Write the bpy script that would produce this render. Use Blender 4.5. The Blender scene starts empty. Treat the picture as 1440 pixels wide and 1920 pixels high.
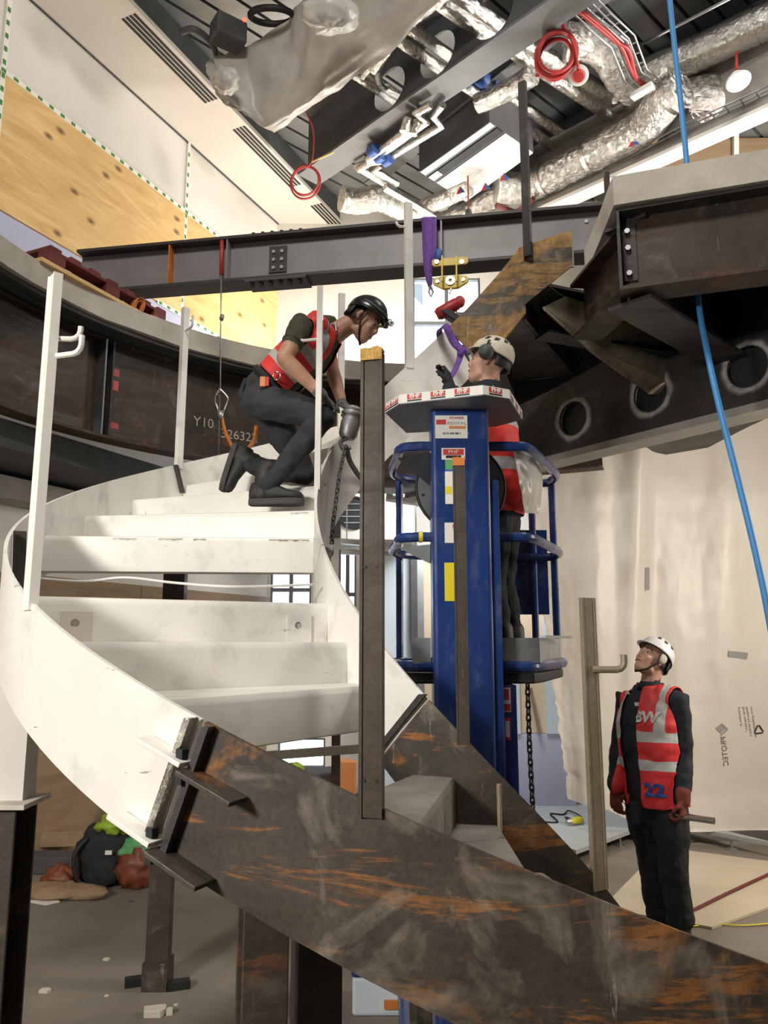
import bpy, bmesh, math, random
import numpy as np
from mathutils import Vector, Matrix, noise
from mathutils.bvhtree import BVHTree
PI = math.pi
rnd = random.Random(7)
scene = bpy.context.scene
COL = scene.collection
V = Vector
def R(d): return math.radians(d)

# ---------------------------------------------------------------- camera
CAMH, PITCH, FPX = 1.85, R(9.61), 1442.0
cd = bpy.data.cameras.new('camera'); cam = bpy.data.objects.new('camera', cd); COL.objects.link(cam)
cam.location = (0, 0, CAMH); cam.rotation_euler = (PI/2 + PITCH, 0, 0)
cd.sensor_fit = 'HORIZONTAL'; cd.sensor_width = 36; cd.lens = 36*FPX/1440; cd.clip_end = 200; cd.clip_start = .02
scene.camera = cam

# ---------------------------------------------------------------- world + big lights + exposure
w = bpy.data.worlds.new('world'); scene.world = w; w.use_nodes = True
bg = w.node_tree.nodes['Background']; bg.inputs[0].default_value = (.80, .90, 1, 1); bg.inputs[1].default_value = 5.0
scene.view_settings.view_transform = 'Standard'; scene.view_settings.look = 'None'
scene.view_settings.gamma = 1; scene.view_settings.exposure = 0.42; scene.view_settings.use_curve_mapping = False
def area(name, loc, aim, sx, sy, power, col=(1, .95, .88)):
    l = bpy.data.lights.new(name, 'AREA'); l.shape = 'RECTANGLE'; l.size = sx; l.size_y = sy; l.energy = power; l.color = col
    o = bpy.data.objects.new(name, l); COL.objects.link(o); o.location = loc
    o.rotation_euler = (V(aim)-V(loc)).to_track_quat('-Z', 'Y').to_euler(); return o
# site floodlights: upper floor (left front, right), lower floor behind the photographer; fills are added
area('flood_upper_front', (-.6, 1.0, 7.4), (.2, 5.2, 3.4), 1.2, .8, 130)
area('flood_upper_right', (4.6, 6.6, 5.6), (2.5, 7.0, 8.0), .9, .6, 150)
area('flood_upper_left', (-.6, 9.6, 4.9), (-2.0, 7.0, 6.4), .9, .5, 60, (1, .93, .82))
area('flood_lower_front', (-3.3, -1.1, 3.3), (-.4, 3, 1.7), .9, .6, 185)
area('flood_lower_right', (4.2, 4.2, 3.0), (2.6, 6.6, .6), .8, .6, 85, (1, .9, .76))
area('flood_lower_back', (.9, 7.6, 3.6), (.3, 9.4, 1.2), 1.2, .6, 95, (.95, .97, 1))

area('fill_lower_up', (4.6, 4.4, 2.0), (2.5, 4.8, 4.2), .5, .4, 22)  # unseen fill light, added to lift the decking under the landing
area('deck_tube_light', (2.6, 4.2, 7.75), (2.6, 5.2, 6.6), 1.5, .12, 45, (1, .98, .94))
area('fill_upper_back', (.6, 8.3, 5.0), (-.2, 10, 5.9), .8, .5, 55, (1, .95, .84))  # unseen fill light, added to brighten the upper back wall

# ---------------------------------------------------------------- pixel helper (positions worked out from the photograph)
_s, _c = math.sin(PITCH), math.cos(PITCH)
def _ray(u, v):
    a = (u-720)/FPX; b = (960-v)/FPX
    return V((a, _c-b*_s, _s+b*_c))
def Wz(u, v, z):
    r = _ray(u, v); return V((0, 0, CAMH)) + r*((z-CAMH)/r.z)
def Wy(u, v, y):
    r = _ray(u, v); return V((0, 0, CAMH)) + r*(y/r.y)
def Wx(u, v, x):
    r = _ray(u, v); return V((0, 0, CAMH)) + r*(x/r.x)
def Wp(u, v, n, d):
    r = _ray(u, v); n = V(n); o = V((0, 0, CAMH)); return o + r*((d-n.dot(o))/n.dot(r))

# ---------------------------------------------------------------- materials
MATS = {}
def nmat(name):
    m = bpy.data.materials.new(name); m.use_nodes = True; MATS[name] = m
    nt = m.node_tree; return m, nt, nt.nodes['Principled BSDF']
def N(nt, t, **k):
    n = nt.nodes.new(t)
    for a, b in k.items():
        if a.startswith('_'): setattr(n, a[1:], b)
        else: n.inputs[a.replace('__', ' ')].default_value = b
    return n
def texco(nt, scale=(1, 1, 1), rot=(0, 0, 0), kind='Object'):
    tc = N(nt, 'ShaderNodeTexCoord'); mp = N(nt, 'ShaderNodeMapping')
    mp.inputs['Scale'].default_value = scale; mp.inputs['Rotation'].default_value = rot
    nt.links.new(tc.outputs[kind], mp.inputs[0]); return mp.outputs[0]
def noi(nt, co, scale, detail=4, rough=.55, dist=0):
    n = N(nt, 'ShaderNodeTexNoise', Scale=scale, Detail=detail, Roughness=rough, Distortion=dist)
    nt.links.new(co, n.inputs['Vector']); return n.outputs[0]
def ramp(nt, src, stops):
    r = N(nt, 'ShaderNodeValToRGB'); el = r.color_ramp.elements
    while len(el) < len(stops): el.new(.5)
    for e, (p, c) in zip(el, stops):
        e.position = p; e.color = (c, c, c, 1) if isinstance(c, (int, float)) else (*c, 1)
    nt.links.new(src, r.inputs[0]); return r.outputs[0]
def mix(nt, fac, a, b):
    m = N(nt, 'ShaderNodeMix', _data_type='RGBA')
    for sock, val in ((m.inputs[0], fac), (m.inputs[6], a), (m.inputs[7], b)):
        if isinstance(val, (int, float)): sock.default_value = val
        elif isinstance(val, tuple): sock.default_value = (*val, 1)
        else: nt.links.new(val, sock)
    return m.outputs[2]
def bump(nt, bs, src, strength=.3, dist=.01):
    b = N(nt, 'ShaderNodeBump', Strength=strength, Distance=dist)
    nt.links.new(src, b.inputs['Height']); nt.links.new(b.outputs[0], bs.inputs['Normal'])
def flat(name, col, rough=.6, metal=0, var=.12, scale=9, bmp=0, emit=0, coord='Object'):
    m, nt, bs = nmat(name); co = texco(nt, kind=coord)
    n = noi(nt, co, scale, 5, .6)
    lo = tuple(max(0, c*(1-var)) for c in col); hi = tuple(min(1, c*(1+var)) for c in col)
    c = mix(nt, ramp(nt, n, [(.3, 0), (.7, 1)]), lo, hi)
    nt.links.new(c, bs.inputs['Base Color']); bs.inputs['Roughness'].default_value = rough; bs.inputs['Metallic'].default_value = metal
    if bmp: bump(nt, bs, noi(nt, co, scale*4, 3), bmp)
    if emit: bs.inputs['Emission Color'].default_value = (*col, 1); bs.inputs['Emission Strength'].default_value = emit
    return m

def m_white_paint():
    m, nt, bs = nmat('white_paint'); co = texco(nt)
    base = mix(nt, ramp(nt, noi(nt, co, 2.2, 4), [(.3, 0), (.7, 1)]), (.74, .715, .66), (.84, .825, .78))
    sm = noi(nt, co, 4.5, 6, .65, .3); a = ramp(nt, sm, [(.54, 0), (.72, .55)])
    c = mix(nt, a, base, (.40, .395, .38))
    sc = noi(nt, texco(nt, (1.2, 1.2, 9)), 3.0, 8, .7); b = ramp(nt, sc, [(.66, 0), (.69, .85)])
    c = mix(nt, b, c, (.10, .09, .085))
    ru = ramp(nt, noi(nt, co, 1.1, 5, .6), [(.62, 0), (.75, .35)])
    c = mix(nt, ru, c, (.62, .49, .33))
    nt.links.new(c, bs.inputs['Base Color']); bs.inputs['Roughness'].default_value = .45
    bump(nt, bs, noi(nt, co, 40, 3), .08, .004); return m
m_white_paint()
def m_rust(name, dark, mid, orange, amt=.0, chalk=.5):
    m, nt, bs = nmat(name); co = texco(nt)
    base = mix(nt, ramp(nt, noi(nt, co, 2.6, 9, .68, .4), [(.36, 0), (.66, 1)]), dark, mid)
    base = mix(nt, ramp(nt, noi(nt, co, 70, 4, .7), [(.3, .45), (.6, 0)]), base, tuple(c*.45 for c in dark))
    st = noi(nt, texco(nt, (.9, .9, 6.5), (0, .30, 0)), 1.5, 9, .72, .5)
    o = ramp(nt, st, [(.55-amt, 0), (.60-amt, .85), (.70-amt, .25)])
    bl = ramp(nt, noi(nt, co, 1.7, 8, .7, .8), [(.60-amt, 0), (.66-amt, .8)])
    oc = mix(nt, ramp(nt, noi(nt, co, 14, 5, .7), [(.3, 0), (.7, 1)]), tuple(c*.35 for c in orange), tuple(min(1, c*1.3) for c in orange))
    c = mix(nt, o, base, oc); c = mix(nt, bl, c, oc)
    k = ramp(nt, noi(nt, co, 3.6, 5, .6, 1.2), [(.56, 0), (.66, chalk)])
    k2 = N(nt, 'ShaderNodeMath', _operation='MULTIPLY'); nt.links.new(k, k2.inputs[0]); nt.links.new(ramp(nt, noi(nt, co, 24, 5, .7), [(.35, .35), (.65, 1)]), k2.inputs[1])
    c = mix(nt, k2.outputs[0], c, (.30, .255, .20))
    dr = noi(nt, texco(nt, (9, 9, .8)), 2.0, 7, .65); q = ramp(nt, dr, [(.665, 0), (.69, .85*chalk)])
    q2 = N(nt, 'ShaderNodeMath', _operation='MULTIPLY'); nt.links.new(q, q2.inputs[0]); nt.links.new(ramp(nt, noi(nt, co, 45, 4, .7), [(.4, .2), (.55, 1)]), q2.inputs[1])
    c = mix(nt, q2.outputs[0], c, (.62, .60, .55))
    nt.links.new(c, bs.inputs['Base Color']); bs.inputs['Metallic'].default_value = .12
    nt.links.new(ramp(nt, st, [(.35, .42), (.7, .8)]), bs.inputs['Roughness'])
    bump(nt, bs, noi(nt, co, 30, 6, .7), .2, .004); return m
m_rust('rust_steel', (.030, .024, .019), (.085, .068, .053), (.33, .13, .03), .006, .6)
m_rust('rust_top', (.05, .04, .03), (.12, .095, .07), (.46, .25, .07), .09, .75)
m_rust('brown_steel', (.026, .017, .012), (.068, .043, .030), (.12, .045, .02), -.02, .22)
m_rust('dark_steel', (.030, .028, .027), (.058, .053, .05), (.10, .05, .025), -.05, .2)
m_rust('post_steel', (.038, .027, .019), (.075, .054, .037), (.24, .12, .05), -.04, .1)
m_rust('prop_brown', (.035, .027, .021), (.075, .058, .045), (.16, .07, .03), -.05, .25)
m_rust('post_bronze', (.24, .195, .13), (.33, .27, .185), (.26, .15, .07), -.08, .0)
def m_concrete(name, a, b, bmp=.25, sc=3.0):
    m, nt, bs = nmat(name); co = texco(nt)
    c = mix(nt, ramp(nt, noi(nt, co, sc, 8, .62), [(.3, 0), (.7, 1)]), a, b)
    sp = ramp(nt, noi(nt, co, 38, 3), [(.68, 0), (.74, .5)]); c = mix(nt, sp, c, tuple(x*.55 for x in a))
    nt.links.new(c, bs.inputs['Base Color']); bs.inputs['Roughness'].default_value = .85
    bump(nt, bs, noi(nt, co, 22, 6, .7), bmp, .01); return m
m_concrete('concrete_edge', (.36, .33, .285), (.54, .50, .44), .5)
m_concrete('concrete_floor', (.155, .133, .106), (.265, .232, .19), .15, .9)
m_concrete('concrete_step', (.17, .155, .135), (.29, .265, .235), .3, 5)
def m_ply(name, a, b, knots=True, rot=0.0):
    m, nt, bs = nmat(name)
    co = texco(nt, (1, 1, 5.0), (0, 0, rot))
    g = noi(nt, co, .9, 6, .6, 2.2)
    fine = noi(nt, texco(nt, (.6, .6, 22), (0, 0, rot)), 3, 4)
    c = mix(nt, ramp(nt, g, [(.30, 0), (.5, .55), (.68, 1)]), a, b)
    c = mix(nt, ramp(nt, fine, [(.45, 0), (.75, .35)]), c, tuple(x*.7 for x in a))
    if knots:
        vo = N(nt, 'ShaderNodeTexVoronoi', Scale=1.75, _voronoi_dimensions='2D'); sx = N(nt, 'ShaderNodeSeparateXYZ'); cx = N(nt, 'ShaderNodeCombineXYZ')
        nt.links.new(texco(nt, (.8, .8, 1.4), (0, 0, -R(65.4))), sx.inputs[0]); nt.links.new(sx.outputs[0], cx.inputs[0]); nt.links.new(sx.outputs[2], cx.inputs[1]); nt.links.new(cx.outputs[0], vo.inputs['Vector'])
        c = mix(nt, ramp(nt, vo.outputs['Distance'], [(.02, .9), (.06, .5), (.10, 0)]), c, (.12, .055, .025))
    nt.links.new(c, bs.inputs['Base Color']); bs.inputs['Roughness'].default_value = .6; return m
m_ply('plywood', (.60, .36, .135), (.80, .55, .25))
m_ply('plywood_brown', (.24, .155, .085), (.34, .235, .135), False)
flat('plaster_white', (.70, .67, .62), .85, var=.05, scale=1.2)
flat('bulkhead', (.66, .61, .55), .8, var=.05, scale=1.0)
flat('lilac_board', (.46, .47, .62), .8, var=.06, scale=1.5)
flat('grey_board', (.58, .66, .71), .8, var=.06, scale=1.0)
flat('cream_board', (.66, .53, .37), .8, var=.05, scale=1)
flat('grey_beam_paint', (.25, .235, .238), .5, .1, .10, 5)
flat('beam_flange_dark', (.055, .047, .045), .55, .2, .2, 5)
flat('ceiling_steel_grey', (.15, .15, .152), .55, .2, .1, 3)
flat('black', (.012, .012, .012), .6, var=.3)
flat('black_soft', (.018, .018, .019), .85, var=.3, scale=20, bmp=.3)
flat('dark_grey', (.07, .07, .072), .6, var=.2)
flat('galv', (.42, .43, .43), .42, .8, .15, 6)
flat('galv_dark', (.18, .185, .19), .5, .7, .15, 4)
flat('chrome', (.72, .72, .70), .18, 1, .08, 6)
flat('grey_cast', (.26, .26, .255), .45, .6, .2, 14, .2)
flat('red_paint', (.42, .03, .03), .45, var=.15)
flat('maroon', (.16, .035, .035), .7, var=.3, scale=6, bmp=.3)
flat('orange', (.55, .17, .03), .7, var=.2, scale=16)
flat('purple', (.16, .07, .33), .8, var=.25, scale=40, bmp=.3)
flat('yellow', (.62, .44, .02), .45, var=.15)
def m_blue():
    m, nt, bs = nmat('lift_blue'); co = texco(nt)
    c = mix(nt, ramp(nt, noi(nt, co, 3, 5), [(.3, 0), (.7, 1)]), (.010, .030, .135), (.016, .045, .19))
    d = ramp(nt, noi(nt, texco(nt, (1.5, 1.5, .6)), 5, 8, .7), [(.52, 0), (.72, .45)]); c = mix(nt, d, c, (.17, .20, .26))
    sc = ramp(nt, noi(nt, texco(nt, (3, 3, 1.2)), 9, 8, .75), [(.66, 0), (.69, .7)]); c = mix(nt, sc, c, (.32, .34, .36))
    nt.links.new(c, bs.inputs['Base Color']); nt.links.new(ramp(nt, noi(nt, co, 4, 5), [(.3, .18), (.7, .4)]), bs.inputs['Roughness'])
m_blue()
flat('rope_blue', (.06, .27, .62), .5, var=.1)
flat('alu', (.33, .35, .36), .42, .75, .2, 7)
flat('paper', (.75, .74, .70), .7, var=.04)
flat('label_red', (.55, .05, .04), .6, var=.05)
flat('label_green', (.12, .40, .16), .6, var=.05)
flat('label_orange', (.65, .25, .08), .6, var=.05)
flat('label_yellow', (.75, .62, .02), .5, var=.04)
flat('label_blue', (.05, .12, .40), .5, var=.04)
flat('tape_white', (.80, .79, .72), .7, var=.04)
flat('tape_green', (.07, .22, .05), .7, var=.1)
flat('floor_panel', (.42, .45, .45), .55, .1, .10, 2.2)
flat('floor_board', (.56, .48, .36), .8, var=.10, scale=1.6)
flat('ring_paint', (.36, .35, .33), .9, var=.35, scale=9)
flat('flange_pale', (.33, .31, .28), .7, var=.2, scale=4)
flat('yellow_foam', (.50, .30, .07), .8, var=.4, scale=30, bmp=.5)
flat('hivis_yellow', (.26, .40, .03), .7, var=.3, scale=12)
flat('skin', (.46, .25, .165), .55, var=.12, scale=18)
flat('skin_pale', (.56, .32, .23), .55, var=.12, scale=18)
flat('stone_white', (.62, .58, .50), .9, var=.15)
flat('clear_wrap', (.50, .48, .44), .38, var=.18, scale=4)
flat('carrier_print', (.20, .055, .025), .5, var=.5, scale=14)
flat('print_grey', (.30, .29, .28), .8, var=.1)
def m_sheet():
    m, nt, bs = nmat('plastic_sheet'); co = texco(nt)
    c = mix(nt, ramp(nt, noi(nt, co, 1.0, 5), [(.3, 0), (.7, 1)]), (.64, .595, .53), (.73, .685, .62))
    nt.links.new(c, bs.inputs['Base Color']); bs.inputs['Roughness'].default_value = .42
    bs.inputs['Transmission Weight'].default_value = .0; bs.inputs['Subsurface Weight'].default_value = 0
    n1 = noi(nt, texco(nt, (2.6, 2.6, .45)), 1.6, 5, .5, .5); bump(nt, bs, n1, .2, .05); return m
m_sheet()
def m_foil(name, sc, strength, col=(.72, .70, .66)):
    m, nt, bs = nmat(name); co = texco(nt)
    bs.inputs['Base Color'].default_value = (*col, 1); bs.inputs['Metallic'].default_value = 1; bs.inputs['Roughness'].default_value = .13
    bump(nt, bs, noi(nt, co, sc, 6, .65, .7), strength, .05); return m
m_foil('foil', 20, .4); m_foil('foil_crumpled', 17, .9)
flat('lamp_glow', (1, .97, .9), .5, emit=25)
flat('indicator_red', (1, .05, .02), .5, emit=4)

def m_ring():
    m, nt, bs = nmat('ring_spray'); at = N(nt, 'ShaderNodeAttribute', _attribute_name='spray'); co = texco(nt)
    ml = N(nt, 'ShaderNodeMath', _operation='MULTIPLY'); nt.links.new(at.outputs['Fac'], ml.inputs[0]); nt.links.new(ramp(nt, noi(nt, co, 9, 5, .7), [(.3, .35), (.62, 1)]), ml.inputs[1])
    nt.links.new(mix(nt, ml.outputs[0], (.046, .042, .04), (.50, .485, .46)), bs.inputs['Base Color']); bs.inputs['Roughness'].default_value = .8
m_ring()

# ---------------------------------------------------------------- geometry helpers
class MB:
    def __init__(s): s.v = []; s.f = []; s.m = []
    def add(s, vs, fs, mi=0):
        o = len(s.v); s.v += [tuple(x) for x in vs]; s.f += [tuple(i+o for i in q) for q in fs]; s.m += [mi]*len(fs); return s
    def box(s, c, size, rot=None, mi=0):
        c = V(c); x, y, z = [q/2 for q in size]
        vs = [V((i*x, j*y, k*z)) for k in (-1, 1) for j in (-1, 1) for i in (-1, 1)]
        if rot is not None:
            if not isinstance(rot, Matrix): rot = Matrix.Rotation(rot, 3, 'Z')
            vs = [rot@q for q in vs]
        return s.add([c+q for q in vs], [(0, 2, 3, 1), (4, 5, 7, 6), (0, 1, 5, 4), (2, 6, 7, 3), (0, 4, 6, 2), (1, 3, 7, 5)], mi)
    def bar(s, a, b, w, h, up=(0, 0, 1), mi=0):
        a, b = V(a), V(b); d = (b-a).normalized(); sd = d.cross(V(up))
        if sd.length < 1e-4: sd = d.cross(V((0, 1, 0)))
        sd.normalize(); u = sd.cross(d); vs = []
        for p in (a, b):
            for (i, j) in ((-1, -1), (1, -1), (1, 1), (-1, 1)): vs.append(p+sd*(i*w/2)+u*(j*h/2))
        return s.add(vs, [(0, 1, 2, 3), (7, 6, 5, 4), (0, 4, 5, 1), (1, 5, 6, 2), (2, 6, 7, 3), (3, 7, 4, 0)], mi)
    def tube(s, pts, r, n=8, caps=True, mi=0, closed=False):
        pts = [V(p) for p in pts]; k = len(pts); rs = r if isinstance(r, (list, tuple)) else [r]*k
        ref = None; vs = []
        for i, p in enumerate(pts):
            if closed: d = pts[(i+1) % k]-pts[i-1]
            else: d = pts[min(i+1, k-1)]-pts[max(i-1, 0)]
            d = d.normalized() if d.length > 1e-9 else V((0, 0, 1))
            if ref is None: ref = d.orthogonal().normalized()
            else:
                ref = ref-d*ref.dot(d); ref = ref.normalized() if ref.length > 1e-6 else d.orthogonal().normalized()
            b = d.cross(ref)
            for j in range(n):
                t = 2*PI*j/n; vs.append(p+(ref*math.cos(t)+b*math.sin(t))*rs[i])
        fs = []
        for i in range(k if closed else k-1):
            i2 = (i+1) % k
            for j in range(n): fs.append((i*n+j, i*n+(j+1) % n, i2*n+(j+1) % n, i2*n+j))
        if caps and not closed: fs += [tuple(range(n-1, -1, -1)), tuple((k-1)*n+j for j in range(n))]
        return s.add(vs, fs, mi)
    def prism(s, poly, o, ex, ey, ez, mi=0):
        """polygon (list of 2d) in frame ex,ey at o, extruded by vector ez"""
        o, ex, ey, ez = V(o), V(ex), V(ey), V(ez); n = len(poly)
        vs = [o+ex*x+ey*y for x, y in poly]+[o+ex*x+ey*y+ez for x, y in poly]
        fs = [tuple(range(n-1, -1, -1)), tuple(range(n, 2*n))]+[(i, (i+1) % n, n+(i+1) % n, n+i) for i in range(n)]
        return s.add(vs, fs, mi)
    def lathe(s, prof, o, ax=(0, 0, 1), n=16, mi=0, a0=0, a1=2*PI):
        o, ax = V(o), V(ax).normalized(); e1 = ax.orthogonal().normalized(); e2 = ax.cross(e1)
        full = abs(a1-a0-2*PI) < 1e-6; m = n if full else n+1; vs = []
        for r, h in prof:
            for j in range(m):
                t = a0+(a1-a0)*j/n; vs.append(o+ax*h+(e1*math.cos(t)+e2*math.sin(t))*r)
        fs = []
        for i in range(len(prof)-1):
            for j in range(n):
                j2 = (j+1) % m; fs.append((i*m+j, i*m+j2, (i+1)*m+j2, (i+1)*m+j))
        return s.add(vs, fs, mi)
    def grid(s, fn, nu, nv, mi=0):
        vs = [V(fn(i/nu, j/nv)) for j in range(nv+1) for i in range(nu+1)]
        return s.add(vs, [(j*(nu+1)+i, j*(nu+1)+i+1, (j+1)*(nu+1)+i+1, (j+1)*(nu+1)+i) for j in range(nv) for i in range(nu)], mi)
    def sphere(s, c, r, nu=12, nv=8, M=None, mi=0):
        c = V(c); rr = r if isinstance(r, (tuple, list)) else (r, r, r); vs = []; fs = []
        for i in range(nv+1):
            p = PI*i/nv
            for j in range(nu):
                t = 2*PI*j/nu; q = V((rr[0]*math.sin(p)*math.cos(t), rr[1]*math.sin(p)*math.sin(t), rr[2]*math.cos(p)))
                vs.append(c+(M@q if M is not None else q))
        for i in range(nv):
            for j in range(nu): fs.append((i*nu+j, (i+1)*nu+j, (i+1)*nu+(j+1) % nu, i*nu+(j+1) % nu))
        return s.add(vs, fs, mi)
    def mesh(s, name):
        me = bpy.data.meshes.new(name); me.from_pydata(s.v, [], s.f)
        for p, i in zip(me.polygons, s.m): p.material_index = i
        return me
    def build(s, name, mat, parent=None, smooth=False, bevel=0, fix=True, sol=0, subd=0):
        me = s.mesh(name)
        if fix:
            b = bmesh.new(); b.from_mesh(me)
            bmesh.ops.remove_doubles(b, verts=b.verts, dist=1e-5); bmesh.ops.recalc_face_normals(b, faces=b.faces)
            b.to_mesh(me); b.free()
        return obj(name, me, mat, parent, smooth, bevel, sol, subd)
def obj(name, me, mat, parent=None, smooth=False, bevel=0, sol=0, subd=0):
    o = bpy.data.objects.new(name, me); COL.objects.link(o)
    for q in (mat if isinstance(mat, (list, tuple)) else [mat]): me.materials.append(MATS[q] if isinstance(q, str) else q)
    if parent is not None:
        o.parent = parent; o.matrix_parent_inverse = parent_inv(parent)
    if smooth:
        for p in me.polygons: p.use_smooth = True
        if smooth == 'auto': me.set_sharp_from_angle(angle=R(35))
    if sol:
        q = o.modifiers.new('sol', 'SOLIDIFY'); q.thickness = sol; q.offset = 0
    if subd:
        q = o.modifiers.new('sub', 'SUBSURF'); q.levels = subd; q.render_levels = subd
    if bevel:
        q = o.modifiers.new('bev', 'BEVEL'); q.width = bevel; q.segments = 2; q.limit_method = 'ANGLE'
    return o
def parent_inv(p):
    M = Matrix.Identity(4); q = p
    while q is not None:
        M = Matrix.Translation(-q.location)@M if q.parent is None else M
        q = q.parent
    return M if p.parent is None else Matrix.Identity(4)
def tag(o, label, cat, group=None):
    o['label'] = label; o['category'] = cat
    if group: o['group'] = group
    return o
def thing(name, loc, label, cat, group=None):
    o = bpy.data.objects.new(name, None); COL.objects.link(o); o.location = V(loc); o.empty_display_size = .1
    return tag(o, label, cat, group)
def struct(o, label=None):
    o['kind'] = 'structure'
    if label: o['label'] = label
    return o
def arcpts(c, r, e1, e2, a0, a1, n):
    return [V(c)+(V(e1)*math.cos(a0+(a1-a0)*i/n)+V(e2)*math.sin(a0+(a1-a0)*i/n))*r for i in range(n+1)]
def smoothpath(pts, sub=6):
    pts = [V(p) for p in pts]; out = []; n = len(pts)
    for i in range(n-1):
        p0, p1, p2, p3 = pts[max(i-1, 0)], pts[i], pts[i+1], pts[min(i+2, n-1)]
        for k in range(sub):
            t = k/sub
            out.append(.5*((2*p1)+(p2-p0)*t+(2*p0-5*p1+4*p2-p3)*t*t+(3*p1-p0-3*p2+p3)*t**3))
    out.append(pts[-1]); return out
def text_mesh(s, size, extrude=.0006, align='CENTER', bold=.0):
    cu = bpy.data.curves.new('lettering', 'FONT'); cu.body = s; cu.size = size; cu.extrude = extrude; cu.align_x = align; cu.align_y = 'CENTER'
    cu.offset = bold; cu.resolution_u = 3
    o = bpy.data.objects.new('lettering_source', cu); COL.objects.link(o)
    dg = bpy.context.evaluated_depsgraph_get(); me = bpy.data.meshes.new_from_object(o.evaluated_get(dg))
    bpy.data.objects.remove(o); bpy.data.curves.remove(cu); me.materials.clear(); return me
def text(name, s, size, o, ex, ey, mat, parent=None, bold=0, squeeze=1, align='CENTER'):
    me = text_mesh(s, size, .0006, align, bold); ex = V(ex).normalized(); ey = V(ey).normalized(); ez = ex.cross(ey)
    for q in me.vertices: q.co = V(o)+ex*(q.co.x*squeeze)+ey*q.co.y+ez*(q.co.z+.001)
    return obj(name, me, mat, parent)
def ibeam(m, a, b, h, bw, tf=.016, tw=.012, mi=(0, 0, 0), up=(0, 0, 1)):
    """I-section from a to b, a/b at the centre of the bottom flange underside"""
    a, b, u = V(a), V(b), V(up)
    m.bar(a+u*tf/2, b+u*tf/2, bw, tf, up, mi[0]); m.bar(a+u*h/2, b+u*h/2, tw, h-2*tf, up, mi[1]); m.bar(a+u*(h-tf/2), b+u*(h-tf/2), bw, tf, up, mi[2])
def bolt(m, p, ax, r=.014, h=.012, mi=0):
    m.lathe([(0, h), (r, h), (r, 0), (0, 0)], p, ax, 6, mi)

# ---------------------------------------------------------------- room shell
CX, CY, RIN, ROUT, TH0, Z0, KK, RISE = .4428, 3.8761, .79, 2.1172, 4.0705, 1.6796, .8022, .1718
SLAB, SLT = 4.4, .17
WN = V((math.cos(R(24.6)), -math.sin(R(24.6)), 0)); WD = -5.525; WT = V((math.sin(R(24.6)), math.cos(R(24.6)), 0))
def wallp(s, z, off=0): return WN*(WD+off)+WT*s+V((0, 0, z))   # point on the left wall, s along it
X0, X1, Y0, Y1, ZT = -9, 8, -6, 10.2, 8.3
m = MB(); m.add([(X0, Y0, 0), (X1, Y0, 0), (X1, Y1, 0), (X0, Y1, 0)], [(0, 1, 2, 3)]); m.add([(X0, Y0, -.2), (X1, Y0, -.2), (X1, Y1, -.2), (X0, Y1, -.2)], [(3, 2, 1, 0)])
struct(m.build('floor', 'concrete_floor', fix=False))
def wallbox(name, a, b, z0, z1, th, mat, holes=()):
    """vertical wall between plan points a,b with rectangular holes (s0,s1,z0,z1)"""
    a, b = V((*a, 0)), V((*b, 0)); d = (b-a); L = d.length; d /= L; n = V((-d.y, d.x, 0))
    ss = sorted({0, L}|{h[0] for h in holes}|{h[1] for h in holes}); zz = sorted({z0, z1}|{h[2] for h in holes}|{h[3] for h in holes})
    m = MB()
    for i in range(len(ss)-1):
        for j in range(len(zz)-1):
            sc, zc = (ss[i]+ss[i+1])/2, (zz[j]+zz[j+1])/2
            if any(h[0] < sc < h[1] and h[2] < zc < h[3] for h in holes): continue
            p = a+d*ss[i]+V((0, 0, zz[j]))
            m.prism([(0, 0), (ss[i+1]-ss[i], 0), (ss[i+1]-ss[i], zz[j+1]-zz[j]), (0, zz[j+1]-zz[j])], p, d, (0, 0, 1), n*th)
    return struct(m.build(name, mat, fix=False))
# back wall at y = 11 with the daylight windows of both floors
BY = 10.0
def bx(u, v): return Wy(u, v, BY)
wins = []
for (u0, u1, v0, v1) in ((506, 584, 1062, 1150), (634, 668, 1030, 1200), (520, 610, 1384, 1440), (775, 900, 520, 690)):
    a, b = bx(u0, v1), bx(u1, v0); wins.append((a.x-X0, b.x-X0, a.z, b.z))
wallbox('wall_back', (X0, BY), (X1, BY), 0, ZT, .2, 'plaster_white', wins)
wallbox('wall_front', (X1, Y0), (X0, Y0), 0, ZT, .2, 'plaster_white')
wallbox('wall_right', (X1, Y1), (X1, Y0), 0, ZT, .2, 'plaster_white')
a, b = wallp(-12, 0), wallp(16, 0)
def m_window(i, h, cols, rows, frame='ceiling_steel_grey'):
    x0, x1, z0, z1 = h[0]+X0, h[1]+X0, h[2], h[3]; mm = MB(); t = .05
    for k in range(cols+1): mm.box((x0+(x1-x0)*k/cols, BY+.06, (z0+z1)/2), (t, .08, z1-z0))
    for k in range(rows+1): mm.box(((x0+x1)/2, BY+.06, z0+(z1-z0)*k/rows), (x1-x0, .07, t))
    o = struct(mm.build('window_%d' % i, frame)); g = MB()
    for c in range(cols):
        for r_ in range(rows):
            g2 = MB(); g2.box((x0+(x1-x0)*(c+.5)/cols, BY+.07, z0+(z1-z0)*(r_+.5)/rows), ((x1-x0)/cols, .008, (z1-z0)/rows))
            g2.build('pane', 'glass', o)
gm, gnt, gbs = nmat('glass'); gbs.inputs['Base Color'].default_value = (.9, .95, 1, 1); gbs.inputs['Roughness'].default_value = .02; gbs.inputs['Transmission Weight'].default_value = 1; gbs.inputs['IOR'].default_value = 1.05
for i, (h, cc, rr) in enumerate(zip(wins, (2, 2, 1, 2), (2, 2, 1, 2))): m_window(i+1, h, cc, rr)
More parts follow.
